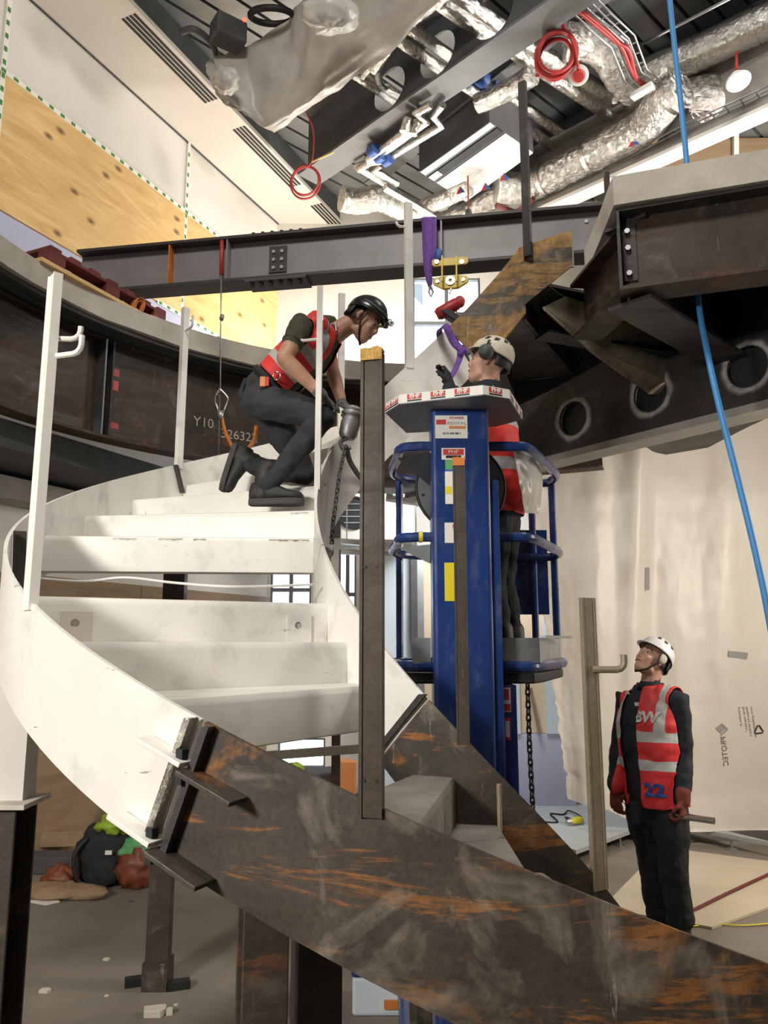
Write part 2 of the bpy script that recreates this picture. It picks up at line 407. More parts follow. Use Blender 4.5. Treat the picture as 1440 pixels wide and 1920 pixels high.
# left wall (both floors), along its own direction; boards are parts of it
m = MB(); m.prism([(-13, 0), (8.55, 0), (8.55, ZT), (-13, ZT)], WN*(WD-.2), WT, (0, 0, 1), WN*.2)
wl = struct(m.build('wall_left', 'plaster_white'))
def board(name, s0, s1, z0, z1, off, th, mat, parent):
    mm = MB(); mm.prism([(s0, z0), (s1, z0), (s1, z1), (s0, z1)], WN*(WD+off), WT, (0, 0, 1), WN*th)
    return mm.build(name, mat, parent)
def swall(u, v): p = Wp(u, v, WN, WD+.02); return p.dot(WT), p.z
s_t = swall(355, 270)[0]; s_l = swall(0, 200)[0]
sh = 2.44
edges = [s_l-2*sh, s_l-sh, s_l, s_l+(s_t-s_l)*.5, s_t, s_t+1.6, s_t+3.2, s_t+5]
edges = [s_l-sh, s_l, s_t, 8.5]
for i in range(len(edges)-1):
    board('plywood_sheet', edges[i]+.002, edges[i+1]-.002, 5.5, 6.77, .004, .018, 'plywood', wl)
board('lilac_panel', s_l-3, 8.5, 4.4, 5.49, .002, .01, 'lilac_board', wl)
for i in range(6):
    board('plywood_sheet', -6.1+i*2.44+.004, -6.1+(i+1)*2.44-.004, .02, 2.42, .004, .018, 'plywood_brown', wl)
# printed tape strips along the board joints
def tape(a, b, wd, name='joint_tape'):
    a, b = V(a), V(b); d = (b-a).normalized(); n = WN; e = n.cross(d).normalized(); mm = MB()
    mm.add([a-e*wd/2, b-e*wd/2, b+e*wd/2, a+e*wd/2], [(0, 1, 2, 3)], 0)
    L = (b-a).length; k = int(L/.13)
    for i in range(k):
        c = a+d*(.13*i+.05); mm.add([c-d*.025-e*wd*.33+n*.001, c+d*.025-e*wd*.33+n*.001, c+d*.025+e*wd*.33+n*.001, c-d*.025+e*wd*.33+n*.001], [(0, 1, 2, 3)], 1)
    return mm.build(name, ['tape_white', 'tape_green'], wl, fix=False)
zj_ = Wp(355, 270, WN, WD).z
def tw(s, z): return wallp(s, z, .0235)
tape(tw(s_l-2, 6.77), tw(8.5, 6.77), .05); tape(tw(s_l, 5.5), tw(s_l, 8.0), .05); tape(tw(s_t, 5.5), tw(s_t, zj_), .045); tape(tw(s_t-.4, 5.5), tw(8.5, 5.5), .05)
# bulkhead with slot diffusers
zj = Wp(355, 270, WN, WD).z
e1 = Wz(450, 220, zj); wB = WN.dot(e1)-WD
m = MB(); m.prism([(0, 0), (wB, 0), (wB, .05), (wB-.03, .05), (wB-.03, .5), (0, .5)], WN*WD+WT*-8+V((0, 0, zj)), WN, (0, 0, 1), WT*20)
bh = struct(m.build('trim_1', 'bulkhead'), 'cream bulkhead soffit running along the left wall')
m = MB(); m.prism([(0, .051), (.006, .051), (.006, .49), (0, .49)], WN*(WD+wB-.028)+WT*-8+V((0, 0, zj)), WN, (0, 0, 1), WT*20); m.build('shaded_upstand_face', 'dark_grey', bh)  # dark sheet puts the shade of the roof void into the colour
m = MB(); m.prism([(0, 0), (.02, 0), (.02, .012), (0, .012)], WN*(WD+.0)+WT*-8+V((0, 0, zj-.012)), WN, (0, 0, 1), WT*20); m.build('shadow_gap', 'dark_grey', bh)
def slot_set(p0, p1):
    a, b = Wz(*p0, zj), Wz(*p1, zj); s0, s1 = a.dot(WT), b.dot(WT); w0 = WN.dot(a)
    for k in range(4):
        mm = MB(); mm.prism([(0, 0), (.030, 0), (.030, .004), (0, .004)], WN*(w0+k*.046)+WT*s0+V((0, 0, zj-.004)), WN, (0, 0, 1), WT*(s1-s0)); mm.build('slot', 'black', bh)
slot_set((228, 36), (388, 192)); slot_set((436, 243), (548, 350)); slot_set((582, 386), (650, 450))
# upper floor slab with the round stair opening and the landing
def hole_pts():
    pts = [V((1.27, 3.90)), V((2.0, 3.66)), V((3.28, 3.24))]
    a = math.atan2(3.24-CY, 3.28-CX); n = 72; a2 = R(36)-2*PI
    for i in range(1, n+1):
        t = a+(a2-a)*i/n; pts.append(V((CX+2.95*math.cos(t), CY+2.95*math.sin(t))))
    pts += [V((2.2, 5.17)), V((1.32, 4.72)), V((1.30, 4.3))]
    return pts
HP = hole_pts(); nH = len(HP)
def outer_hit(p):
    d = p-V((CX, CY)); t = 1e9
    for (q, lo, hi) in ((0, X0, X1), (1, Y0, Y1)):
        if d[q] > 1e-9: t = min(t, (hi-(CX, CY)[q])/d[q])
        elif d[q] < -1e-9: t = min(t, (lo-(CX, CY)[q])/d[q])
    return V((CX, CY))+d*t
m = MB(); top = SLAB; bot = SLAB-SLT
O2 = [outer_hit(p) for p in HP]
vs = []
for i, p in enumerate(HP):
    jit = .012*noise.noise(V((p.x*6, p.y*6, 0)))
    q = p+(p-V((CX, CY))).normalized()*jit
    vs += [(q.x, q.y, top), (q.x+.0, q.y, bot+.02*noise.noise(V((p.x*5, p.y*5, 3)))), (O2[i].x, O2[i].y, top), (O2[i].x, O2[i].y, bot)]
fs = []; mi = []
for i in range(nH):
    j = (i+1) % nH; A = 4*i; B = 4*j
    fs += [(A, B, B+1, A+1), (A, A+2, B+2, B), (A+1, B+1, B+3, A+3)]
m.add(vs, fs)
slab = struct(m.build('floor_upper', 'concrete_edge'), 'concrete upper floor slab with round stair opening')
# corrugated decking under the slab (ring) and the roof deck
def deck(name, polyfn, z, pitch, depth, ang, mat, ext, parent=None):
    ca, sa = math.cos(ang), math.sin(ang); mm = MB(); n = int(2*ext/pitch)
    for i in range(n):
        t0 = -ext+i*pitch; prof = [(0, 0), (.84, 0), (.86, depth), (.98, depth), (1, 0)]
        for (p0, z0_), (p1, z1_) in zip(prof[:-1], prof[1:]):
            q = []
            for (tt, zz, e) in ((p0, z0_, -ext), (p1, z1_, -ext), (p1, z1_, ext), (p0, z0_, ext)):
                x = t0+tt*pitch; q.append((polyfn[0]+x*-sa+e*ca, polyfn[1]+x*ca+e*sa, z+zz))
            mm.add(q, [(0, 1, 2, 3)])
    me = mm.mesh(name); b = bmesh.new(); b.from_mesh(me)
    for co, no in (((0, Y1, 0), (0, 1, 0)), ((0, Y0, 0), (0, -1, 0)), ((X1, 0, 0), (1, 0, 0)), ((X0, 0, 0), (-1, 0, 0))):
        bmesh.ops.bisect_plane(b, geom=b.verts[:]+b.edges[:]+b.faces[:], plane_co=co, plane_no=no, clear_outer=True)
    b.to_mesh(me); b.free(); return obj(name, me, mat, parent)
flat('deck_galv', (.22, .225, .225), .42, .6, .25, 1.5)
struct(deck('ceiling', (1, 4), 8.0, .24, .06, R(43), 'deck_galv', 14))
m = MB(); m.box((-.5, 2.1, 8.2), (18, 16.4, .1)); struct(m.build('ceiling_upper', 'dark_grey'))
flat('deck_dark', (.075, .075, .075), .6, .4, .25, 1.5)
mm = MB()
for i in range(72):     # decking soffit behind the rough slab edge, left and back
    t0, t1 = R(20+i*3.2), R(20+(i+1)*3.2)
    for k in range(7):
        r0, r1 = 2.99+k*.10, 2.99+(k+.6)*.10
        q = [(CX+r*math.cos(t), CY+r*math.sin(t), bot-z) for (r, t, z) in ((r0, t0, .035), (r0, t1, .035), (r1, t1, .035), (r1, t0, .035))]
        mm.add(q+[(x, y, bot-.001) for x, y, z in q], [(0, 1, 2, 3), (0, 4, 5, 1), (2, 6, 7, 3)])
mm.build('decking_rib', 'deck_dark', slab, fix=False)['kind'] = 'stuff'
dv = V((.69, .724, 0)); sv = V((.724, -.69, 0)); mm = MB()
for k in range(26):     # decking soffit of the landing on the right
    o_ = V((1.52, 4.05, 0))+sv*(k*.15-.75); s0_ = max(0, (3.95-.33*(o_.x-1.3)-o_.y)/.724+.1); o_ = o_+dv*s0_
    if o_.x < 1.45: o_ = o_+dv*((1.45-o_.x)/.69)
    mm.prism([(0, 0), (.07, 0), (.055, -.05), (.015, -.05)], o_+V((0, 0, bot+.015)), sv, (0, 0, 1), dv*3.4)
mm.build('landing_decking', 'deck_galv', slab)['kind'] = 'stuff'

# ---------------------------------------------------------------- helical stair
OFFO, OFFI, HO, HI, DO, DI = .150, .187, .367, .47, .27, 1.30
def hpt(rad, n, z): 
    a = TH0-n*RISE/KK; return V((CX+rad*math.cos(a), CY+rad*math.sin(a), Z0+n*RISE+z))
def er(n): a = TH0-n*RISE/KK; return V((math.cos(a), math.sin(a), 0))
def et(n): a = TH0-n*RISE/KK; return V((math.sin(a), -math.cos(a), 0))   # ascending tangent
def stringer(name, rad, n0, n1, off, H, dn, mat, parent, th=.014, cut0=True, cut1=True):
    m = MB(); k = max(6, int((n1-n0)*6)); vs = []
    for i in range(k+1):
        n = n0+(n1-n0)*i/k
        for j in range(3):
            f = j/2; nn = n+dn*f
            for rr in (rad-th/2, rad+th/2):
                p = hpt(rr, nn, off-H*f); vs.append(p)
    fs = []
    for i in range(k):
        A, B = 6*i, 6*i+6
        for (x, y) in ((0, 1), (1, 3), (3, 5), (5, 4), (4, 2), (2, 0)): fs.append((A+x, A+y, B+y, B+x))
    fs += [(0, 2, 3, 1), (2, 4, 5, 3)]; E = 6*k; fs += [(E, E+1, E+3, E+2), (E+2, E+3, E+5, E+4)]
    m.add(vs, fs); return m.build(name, mat, parent, smooth='auto')
def step(n, mat, parent, r0=RIN+.007, r1=ROUT-.007, dep=1.0, th=.008):
    prof = [(.022, -RISE-.012), (.0, -RISE-.004), (0, -.03), (.003, -.015), (.010, -.004), (.024, 0)]
    m = MB(); vs = []; c = V((CX, CY, Z0+n*RISE))
    for rad in (r0, r1):
        for (s_, z) in prof: vs.append(c+er(n)*rad+et(n)*s_+V((0, 0, z)))
        vs.append(c+er(n+dep)*rad-et(n+dep)*.002)
        for (s_, z) in prof: vs.append(c+er(n)*rad+et(n)*(s_+th)+V((0, 0, z-th if z > -.02 else z)))
        vs.append(c+er(n+dep)*rad-V((0, 0, th)))
    k = len(prof)+1; fs = []
    for i in range(k-1):
        fs += [(i, i+1, 2*k+i+1, 2*k+i), (k+i, 3*k+i, 3*k+i+1, k+i+1)]
    for o_ in (0, 2*k): fs += [(o_+i, o_+k+i, o_+k+i+1, o_+i+1) for i in range(k-1)]
    fs += [(0, 2*k, 3*k, k), (k-1, 2*k-1, 4*k-1, 3*k-1)]
    m.add(vs, fs); return m.build('step', mat, parent, smooth='auto')
def cleat(n, rad, parent, wd=.115, hh=.115, mat='white_paint'):
    p = hpt(rad, n, 0)-et(n)*.009-V((0, 0, RISE)); m = MB(); e = er(n); k = 14
    # square plate with a round hole
    outer = []; inner = []
    k = 16
    for i in range(k):
        t = 2*PI*i/k; x, z = math.cos(t), math.sin(t); s_ = 1/max(abs(x), abs(z))
        outer.append((x*s_*wd/2, hh/2+z*s_*hh/2)); inner.append((x*.016+.006, hh*.62+z*.016))
    vs = [p+e*x+V((0, 0, z)) for x, z in outer+inner]; n0 = len(vs); vs += [q+et(n)*.008 for q in vs]
    fs = [(i, (i+1) % k, k+(i+1) % k, k+i) for i in range(k)]+[(i, n0+i, n0+(i+1) % k, (i+1) % k) for i in range(k)]
    m.add(vs, fs); return m.build('cleat', mat, parent, fix=True)
def post(n, rad, off, mat, parent, h=1.1, wd=.055, th=.03, hooks=(), holes=False, blob=None, sink=.03, hr=.0085):
    p = hpt(rad, n, off-sink); m = MB(); x = et(n).normalized(); 
    y = -er(n); prof = []
    for (a_, b_) in ((-1, -1), (-.72, -1.0), (-.66, -.8), (.66, -.8), (.72, -1.0), (1, -1), (1, 1), (-1, 1)): prof.append((a_*wd/2, b_*th/2))
    m.prism(prof, p, x, y, V((0, 0, h+sink)))
    o = m.build('post', mat, parent)
    if blob:
        b = MB(); b.grid(lambda a_, c_: p+x*((a_-.5)*wd)+y*((c_-.5)*th)+V((0, 0, h+sink+.004+.03*abs(noise.noise(V((a_*3+n, c_*3, n)))))), 5, 3)
        b.grid(lambda a_, c_: p+x*((a_-.5)*wd)-y*(th/2+.001)+V((0, 0, h+sink-.022+c_*.03)), 5, 2)
        b.build('weld_residue', blob, o, sol=.004)
    for (hz, dx, dy, L, up) in hooks:
        b = MB(); d = (x*dx-y*dy).normalized(); s0 = p+V((0, 0, hz+sink))+d*.01
        pts = [s0, s0+d*(L-.03)]+[s0+d*(L-.03)+d*(.03*math.sin(t))+V((0, 0, .03*(1-math.cos(t)))) for t in (R(30), R(60), R(90))]+[s0+d*L+V((0, 0, up))]
        b.tube(pts, hr, 8); b.build('rail_hook', mat, o, smooth='auto')
    if holes:
        b = MB()
        for z in (.05, .53, 1.04):
            for s_ in (-.6, .6): b = MB(); b.lathe([(0, .002), (.0042, .002), (.0042, 0)], p+x*(s_*wd*.45)-y*(th*.4)+V((0, 0, z+sink)), -y, 8); b.build('bolt_hole', 'black', o)
    return o
# --- lower rusty section
s0 = thing('stair_section', hpt(1.5, -9.5, -.05), 'rusty unpainted lower stair section with concrete-filled steps in the foreground', 'staircase')
stringer('outer_stringer', ROUT, -9.6, -1.0, OFFO, HO, DO, 'rust_steel', s0); stringer('inner_stringer', RIN, -9.6, -1.42, OFFI, HI, DI, 'rust_steel', s0)
for n in range(-9, -1): step(n, 'concrete_step', s0)
post(-1.95, ROUT, OFFO, 'post_steel', s0, 1.06, .054, .03, holes=True, blob='yellow_foam' if 'yellow_foam' in MATS else 'orange')
post(-2.2, RIN, OFFI, 'post_steel', s0, 1.1, .05, .02, blob='orange')
post(-5.45, RIN, OFFI, 'post_bronze', s0, 1.1, .075, .02, hooks=((.81, -.87, .5, .13, .06),), hr=.014)
m = MB(); q_ = hpt(1.0, -2.85, 0); m.tube([q_, q_+V((0, 0, .16))], .009, 8); m.build('locating_rod', 'post_bronze', s0, smooth='auto')
# --- middle white section
s1 = thing('stair_section', hpt(1.5, 1, -.2), 'white primed stair section with three steps bolted above the rusty section', 'staircase')
stringer('outer_stringer', ROUT, -.97, 2.75, OFFO, HO, DO, 'white_paint', s1); stringer('inner_stringer', RIN, -1.40, 2.5, OFFI, HI, DI, 'white_paint', s1)
for n in (0, 1, 2): step(n, 'white_paint', s1)
def crad(n, u, v): p = Wp(u, v, et(n), et(n).dot(V((CX, CY, 0)))); return (p-V((CX, CY, p.z))).dot(er(n))
cleat(2, crad(2, 143, 1170), s1, mat='bulkhead'); cleat(2, crad(2, 560, 1178), s1)
post(.87, ROUT, OFFO, 'white_paint', s1, 1.1, .06, .03, hooks=((.875, -.6, -.8, .085, .045), (.81, -.85, -.5, .115, .06)), hr=.0095)
# --- upper white section
s2 = thing('stair_section', hpt(1.5, 6, -.2), 'white primed upper stair section on which the man in a black helmet kneels', 'staircase')
stringer('outer_stringer', ROUT, 2.78, 12.0, OFFO, HO, DO, 'white_paint', s2); stringer('inner_stringer', RIN, 2.53, 11.4, OFFI, HI, DI, 'white_paint', s2)
for n in range(4, 11): step(n, 'white_paint', s2)
for (na, ra_, rb_) in ((4, 1.66, 1.78), (4, 1.33, 1.39), (4, .82, 1.02), (4, 1.44, 1.56), (5, .85, .95)):
    m = MB(); k = 14; vs = []
    for i in range(k+1):
        q = ra_+(rb_-ra_)*i/k; w_ = .0045*(1+2.2*noise.noise(V((q*40, na, 0)))); p_ = hpt(q, na, -.012)-et(na)*.0012; vs += [p_+V((0, 0, -max(.0, w_))), p_+V((0, 0, .0005+.002*noise.noise(V((q*60, 3, na)))))]
    m.add(vs, [(2*i, 2*i+2, 2*i+3, 2*i+1) for i in range(k)]); m.build('scuff_mark', 'grey_cast', s2, fix=False)
cleat(6, crad(6, 262, 945), s2, .10, .09)
post(6.9, ROUT, OFFO, 'white_paint', s2, 1.1, .05, .03, hooks=((.93, -.3, -1, .1, .08),))
post(9.9, ROUT, OFFO, 'white_paint', s2, 1.1, .05, .03)
post(4.6, RIN, OFFI, 'white_paint', s2, 1.1, .035, .03, hooks=((.80, .2, 1, .11, .05),))
post(9.95, RIN, OFFI, 'white_paint', s2, 1.1, .05, .03, hooks=((.93, -1, .2, .07, .03),))
# --- top rusty section with the horizontal landing end
s3 = thing('stair_section', hpt(1.5, 13, -.2), 'brown rusty top stair section being joined under the steel landing', 'staircase')
stringer('outer_stringer', ROUT, 12.05, 15.2, OFFO, HO, DO, 'dark_steel', s3)
m = MB(); k = 20; th = .014; vs = []
nK = 14.3
for i in range(k+1):
    n = 11.45+(nK-11.45)*i/k; f_ = i/k
    nb = n+DI*(1-f_)**.5 if i < k else nK+.1
    for rr in (RIN-th/2, RIN+th/2): vs += [hpt(rr, n, OFFI), hpt(rr, min(nb, nK+.15), OFFI-HI)]
fs = []
for i in range(k):
    A, B = 4*i, 4*i+4; fs += [(A, B, B+1, A+1), (A+2, A+3, B+3, B+2), (A, A+2, B+2, B), (A+1, B+1, B+3, A+3)]
fs += [(0, 1, 3, 2)]; m.add(vs, fs)
pk = hpt(RIN, nK, OFFI); pe = V((1.19, 4.53, pk.z+.11)); dd = (pe-pk); nn = V((dd.y, -dd.x, 0)).normalized()*th/2
m.add([pk-nn, pk+nn, pk-nn-V((0, 0, .40)), pk+nn-V((0, 0, .40)), pe-nn, pe+nn, pe-nn-V((0, 0, .24)), pe+nn-V((0, 0, .24))], [(0, 4, 6, 2), (1, 3, 7, 5), (0, 1, 5, 4), (2, 6, 7, 3), (4, 5, 7, 6)])
m.build('inner_stringer', 'rust_top', s3, smooth='auto')
for n in (12, 13): step(n, 'dark_steel', s3)
step(14, 'dark_steel', s3, RIN+.14)
post(14.62, RIN, OFFI, 'dark_steel', s3, 1.1, .05, .03, sink=.13)
m = MB(); m.bar(pe+V((.0, 0, .01)), pe+V((0, 0, -.25)), .02, .012, (0, 1, 0)); m.build('end_plate', 'galv', s3)
# splice brackets at the joints
def bracket(n, rad, zoff, L, parent, mat, side=1, wd=.07, n_off=0, th=.012):
    m = MB(); t = (hpt(rad, n+.3, 0)-hpt(rad, n-.3, 0)).normalized(); e = er(n)*side; c = hpt(rad, n, zoff)+t*n_off
    u = e.cross(t).normalized()
    m.add([], []); m.prism([(-L/2, 0), (L/2, 0), (L/2, wd), (-L/2, wd)], c, t, e, u*th)
    return m.build('splice_bracket', mat, parent, bevel=.002)
for (zo, nn_) in ((.05, -.97), (-.17, -.79)):
    bracket(nn_, ROUT+.007, zo, .15, s1, 'white_paint', 1, .06, .085); bracket(nn_, ROUT+.007, zo-.016, .17, s0, 'rust_steel', 1, .07, -.07)
    c = hpt(ROUT+.035, nn_, zo)+et(nn_)*.03
    for dz_, hh_ in ((.01, .022), (-.05, .03)):
        b = MB(); bolt(b, c+V((0, 0, dz_)), (0, 0, 1), .017, hh_); b.build('splice_bolt', 'black', s1)
def end_plate(n, rad, off, H, dn, parent, mat, wd=.05, side=1, th=.02):
    a = hpt(rad, n, off); b = hpt(rad, n+dn, off-H); e = er(n)*side; t = et(n)*th; m = MB()
    m.prism([(0, 0), (1, 0), (1, 1), (0, 1)], a-t*.5, b-a, e*wd, t); return m.build('end_plate', mat, parent)
end_plate(-.93, ROUT+.007, OFFO-.002, HO-.01, DO, s1, 'foil_crumpled', .03); end_plate(-1.05, ROUT+.007, OFFO-.0, HO-.0, DO, s0, 'dark_steel', .03)
end_plate(-1.3, RIN+.007, OFFI+.004, HI, DI, s1, 'dark_steel', .03, 1, .03); end_plate(2.6, RIN-.007, OFFI-.01, .16, .4, s2, 'white_paint', .05, -1, .02)
end_plate(2.80, ROUT-.007, OFFO, HO, DO, s2, 'dark_steel', .05, -1, .012); end_plate(6.8, ROUT-.007, OFFO, .2, .15, s2, 'dark_steel', .03, -1, .02)
end_plate(11.5, RIN-.007, OFFI, HI*.9, .9, s3, 'dark_steel', .16, 1, .02)

# ---------------------------------------------------------------- steelwork
def web_holes(m, a, b, z0, z1, th, holes, mi=0, k=24):
    """vertical plate a->b (plan) between z0,z1 with round holes [(s, zc, r)]"""
    a, b = V((a[0], a[1], 0)), V((b[0], b[1], 0)); d = b-a; L = d.length; d /= L; n = V((-d.y, d.x, 0))*th/2
    cur = 0.0; hs = sorted(holes)
    def P(s, z, q): return a+d*s+V((0, 0, z))+n*q
    def plain(s0, s1):
        if s1-s0 > 1e-4: m.prism([(s0, z0), (s1, z0), (s1, z1), (s0, z1)], a-n, d, (0, 0, 1), n*2, mi)
    for (s, zc, r) in hs:
        w_ = r*1.25; plain(cur, s-w_); cur = s+w_
        vs = []
        for q in (-1, 1):
            for i in range(k):
                t = 2*PI*i/k+PI/k; x, z = math.cos(t), math.sin(t)
                sx = min(w_/abs(x) if abs(x) > 1e-6 else 1e9, ((z1-zc) if z > 0 else (zc-z0))/abs(z) if abs(z) > 1e-6 else 1e9)
                vs += [P(s+x*r, zc+z*r, q), P(s+x*sx, zc+z*sx, q)]
        # add exact corners by snapping the nearest outer point
        for q in range(2):
            for (cx_, cz_) in ((w_, z1-zc), (-w_, z1-zc), (-w_, z0-zc), (w_, z0-zc)):
                best = min(range(k), key=lambda i: (vs[2*(q*k+i)+1]-P(s+cx_, zc+cz_, (-1, 1)[q])).length)
                vs[2*(q*k+best)+1] = P(s+cx_, zc+cz_, (-1, 1)[q])
        fs = []
        for i in range(k):
            j = (i+1) % k
            fs += [(2*i, 2*j, 2*j+1, 2*i+1), (2*(k+i), 2*(k+i)+1, 2*(k+j)+1, 2*(k+j)), (2*i, 2*(k+i), 2*(k+j), 2*j)]
        m.add(vs, fs, mi)
    plain(cur, L)
# --- temporary gantry beam over the opening
GA, GB = Wz(150, 560, 4.75), Wz(1160, 480, 4.75); gd = (GB-GA).normalized(); GN = V((gd.y, -gd.x, 0)); GH = .40
g = thing('gantry_beam', (GA+GB)/2, 'long grey steel beam spanning the stair opening', 'beam')
m = MB(); m.bar(GA+V((0, 0, .012)), GB+V((0, 0, .012)), .2, .024); m.build('bottom_flange', 'beam_flange_dark', g)
m = MB(); m.bar(GA+V((0, 0, GH/2)), GB+V((0, 0, GH/2)), .016, GH-.04); m.build('web', 'grey_beam_paint', g)
m = MB(); m.bar(GA+V((0, 0, GH-.012)), GB+V((0, 0, GH-.012)), .2, .024); m.build('top_flange', 'beam_flange_dark', g)
def on_g(u): # station along beam for pixel column
    p = Wp(u, 500, GN, GN.dot(GA)); return (p-GA).dot(gd)
sp = on_g(522); c = GA+gd*sp+GN*.008
m = MB(); m.prism([(-.075, .085), (.075, .085), (.075, .315), (-.075, .315)], c, gd, (0, 0, 1), GN*.012); pl = m.build('splice_plate', 'beam_flange_dark', g)
for i in (-.035, .035):
    for j in (.12, .19, .26):
        m = MB(); bolt(m, c+gd*i+V((0, 0, j+.005))+GN*.012, GN, .016, .012); m.build('bolt_head', 'galv', pl)
m = MB(); m.bar(GA+gd*(sp-.25)+V((0, 0, -.008)), GA+gd*(sp+.26)+V((0, 0, -.008)), .2, .016); pb = m.build('flange_splice', 'dark_grey', g)
for i in range(6):
    m = MB(); bolt(m, GA+gd*(sp-.2+.08*i)+GN*.06+V((0, 0, -.016)), (0, 0, -1), .02, .03); m.build('bolt_head', 'black', pb)
    m = MB(); bolt(m, GA+gd*(sp-.2+.08*i)+GN*.06+V((0, 0, GH)), (0, 0, 1), .018, .025); m.build('bolt_head', 'black', pb)
for u, mt in ((325, 'orange'), (830, 'grey_beam_paint'), (432, 'grey_beam_paint')):
    m = MB(); m.bar(GA+gd*on_g(u)+GN*.05+V((0, 0, .025)), GA+gd*on_g(u)+GN*.05+V((0, 0, GH-.025)), .012, .085, GN); m.build('stiffener', mt, g)
m = MB(); bolt(m, GA+gd*on_g(1103)+GN*.008+V((0, 0, .30)), GN, .016, .012); m.build('bolt_head', 'galv', g)
# --- curved edge beam under the slab on the left and back
RB = 3.22
def curved_beam(name, rad, a0, a1, z0, z1, mat, label, fl=.11):
    root = thing(name, (CX+rad*math.cos((a0+a1)/2), CY+rad*math.sin((a0+a1)/2), z0), label, 'beam'); n = 40
    def sweep(pn, prof):
        m = MB(); vs = []; k = len(prof)
        for i in range(n+1):
            t = a0+(a1-a0)*i/n
            for (r_, z) in prof: vs.append((CX+(rad+r_)*math.cos(t), CY+(rad+r_)*math.sin(t), z))
        fs = [(i*k+j, i*k+(j+1) % k, (i+1)*k+(j+1) % k, (i+1)*k+j) for i in range(n) for j in range(k)]
        m.add(vs, fs+[tuple(range(k)), tuple(n*k+j for j in range(k))]); return m.build(pn, mat, root, smooth='auto')
    sweep('web', [(0, z0), (.014, z0), (.014, z1), (0, z1)])
    sweep('bottom_flange', [(-fl, z0-.02), (.06, z0-.02), (.06, z0), (-fl, z0)])
    sweep('top_flange', [(-.06, z1-.02), (.06, z1-.02), (.06, z1), (-.06, z1)])
    return root
cb = curved_beam('edge_beam', RB, R(62), R(238), 3.40, 4.18, 'brown_steel', 'deep brown curved steel edge beam under the left slab')
def cyl(u, v, rad):
    r_ = _ray(u, v); o = V((-CX, -CY)); d = V((r_.x, r_.y)); A_ = d.dot(d); B_ = 2*o.dot(d); C_ = o.dot(o)-rad*rad; t = (-B_+math.sqrt(B_*B_-4*A_*C_))/(2*A_); p = V((0, 0, CAMH))+r_*t
    return math.degrees(math.atan2(p.y-CY, p.x-CX)) % 360, p.z
dgs = cyl(195, 740, RB)[0]
for dg, mt in ((dgs, 'dark_steel'), (cyl(180, 740, RB)[0], 'galv_dark'), (188, 'dark_steel')):
    t = R(dg); e = V((math.cos(t), math.sin(t), 0)); m = MB()
    m.bar(V((CX, CY, 3.40))+e*(RB-.05), V((CX, CY, 4.16))+e*(RB-.05), .014 if dg != 172.5 else .05, .10, e); m.build('stiffener', mt, cb)
for dg, z, s_, mt in [(cyl(u, v, RB)[0], cyl(u, v, RB)[1], s_, 'red_paint') for u, v, s_ in ((214, 698, .06), (212, 722, .08), (212, 798, .05))]:
    t = R(dg); e = V((math.cos(t), math.sin(t), 0)); m = MB(); m.box(V((CX, CY, z))+e*(RB-.002), (.004, .09, s_), t); m.build('paint_mark', mt, cb)
for dg, s_, z, sz in [(cyl(u, v, RB)[0], t_, cyl(u, v, RB)[1], z_) for u, v, t_, z_ in ((381, 793, 'Y10', .12), (448, 818, '326322', .115))]:
    t = R(dg); e = V((math.cos(t), math.sin(t), 0)); text('chalk_writing', s_, sz, V((CX, CY, z))+e*(RB-.006), V((0, 0, 1)).cross(-e), (0, 0, 1), 'concrete_edge', cb)
# --- landing steel on the right
def beam_thing(name, a, b, h, bw, mats, label, parent=None, tf=.02):
    a, b = V(a), V(b); g = thing(name, (a+b)/2, label, 'beam') if parent is None else parent
    m = MB(); m.bar(a+V((0, 0, tf/2)), b+V((0, 0, tf/2)), bw, tf); m.build('bottom_flange', mats[0], g)
    m = MB(); m.bar(a+V((0, 0, h/2)), b+V((0, 0, h/2)), .014, h-2*tf); m.build('web', mats[1], g)
    m = MB(); m.bar(a+V((0, 0, h-tf/2)), b+V((0, 0, h-tf/2)), bw, tf); m.build('top_flange', mats[2], g); return g
ed = V((2.0-1.27, 3.66-3.90, 0)).normalized(); en = V((ed.y, -ed.x, 0))
if en.y > 0: en = -en
LB = V((1.285, 3.93, 3.74))-en*.09
lb = beam_thing('landing_beam', LB, LB+ed*5, .48, .2, ('brown_steel', 'brown_steel', 'dark_steel'), 'brown steel beam under the near edge of the right landing')
m = MB(); m.bar(LB+ed*.01+V((0, 0, .02)), LB+ed*.01+V((0, 0, .46)), .2, .015, ed); m.build('end_plate', 'dark_steel', lb)
for z in (.12, .27, .37):
    m = MB(); bolt(m, LB+ed*.055-V((0, 0, 0))+en*.02+V((0, 0, z)), en, .016, .02); m.build('bolt_head', 'galv', lb)
m = MB(); m.bar(LB+ed*.055+en*.012+V((0, 0, .08)), LB+ed*.055+en*.012+V((0, 0, .42)), .09, .01, en); m.build('bolt_plate', 'dark_steel', lb)
b2 = beam_thing('landing_beam', (1.36, 4.02, 3.70), (3.3, 5.85, 3.70), .5, .26, ('dark_steel',)*3, 'dark diagonal beam running back from the corner of the right landing')
b3 = beam_thing('landing_beam', (1.42, 4.10, 3.80), (1.33, 4.78, 3.80), .38, .2, ('brown_steel',)*3, 'short brown beam under the left edge of the right landing')
b4 = beam_thing('landing_beam', (1.05, 4.85, 3.86), (2.15, 5.3, 3.86), .34, .16, ('dark_steel', 'brown_steel', 'dark_steel'), 'short dark cross beam behind the rusty stair end')
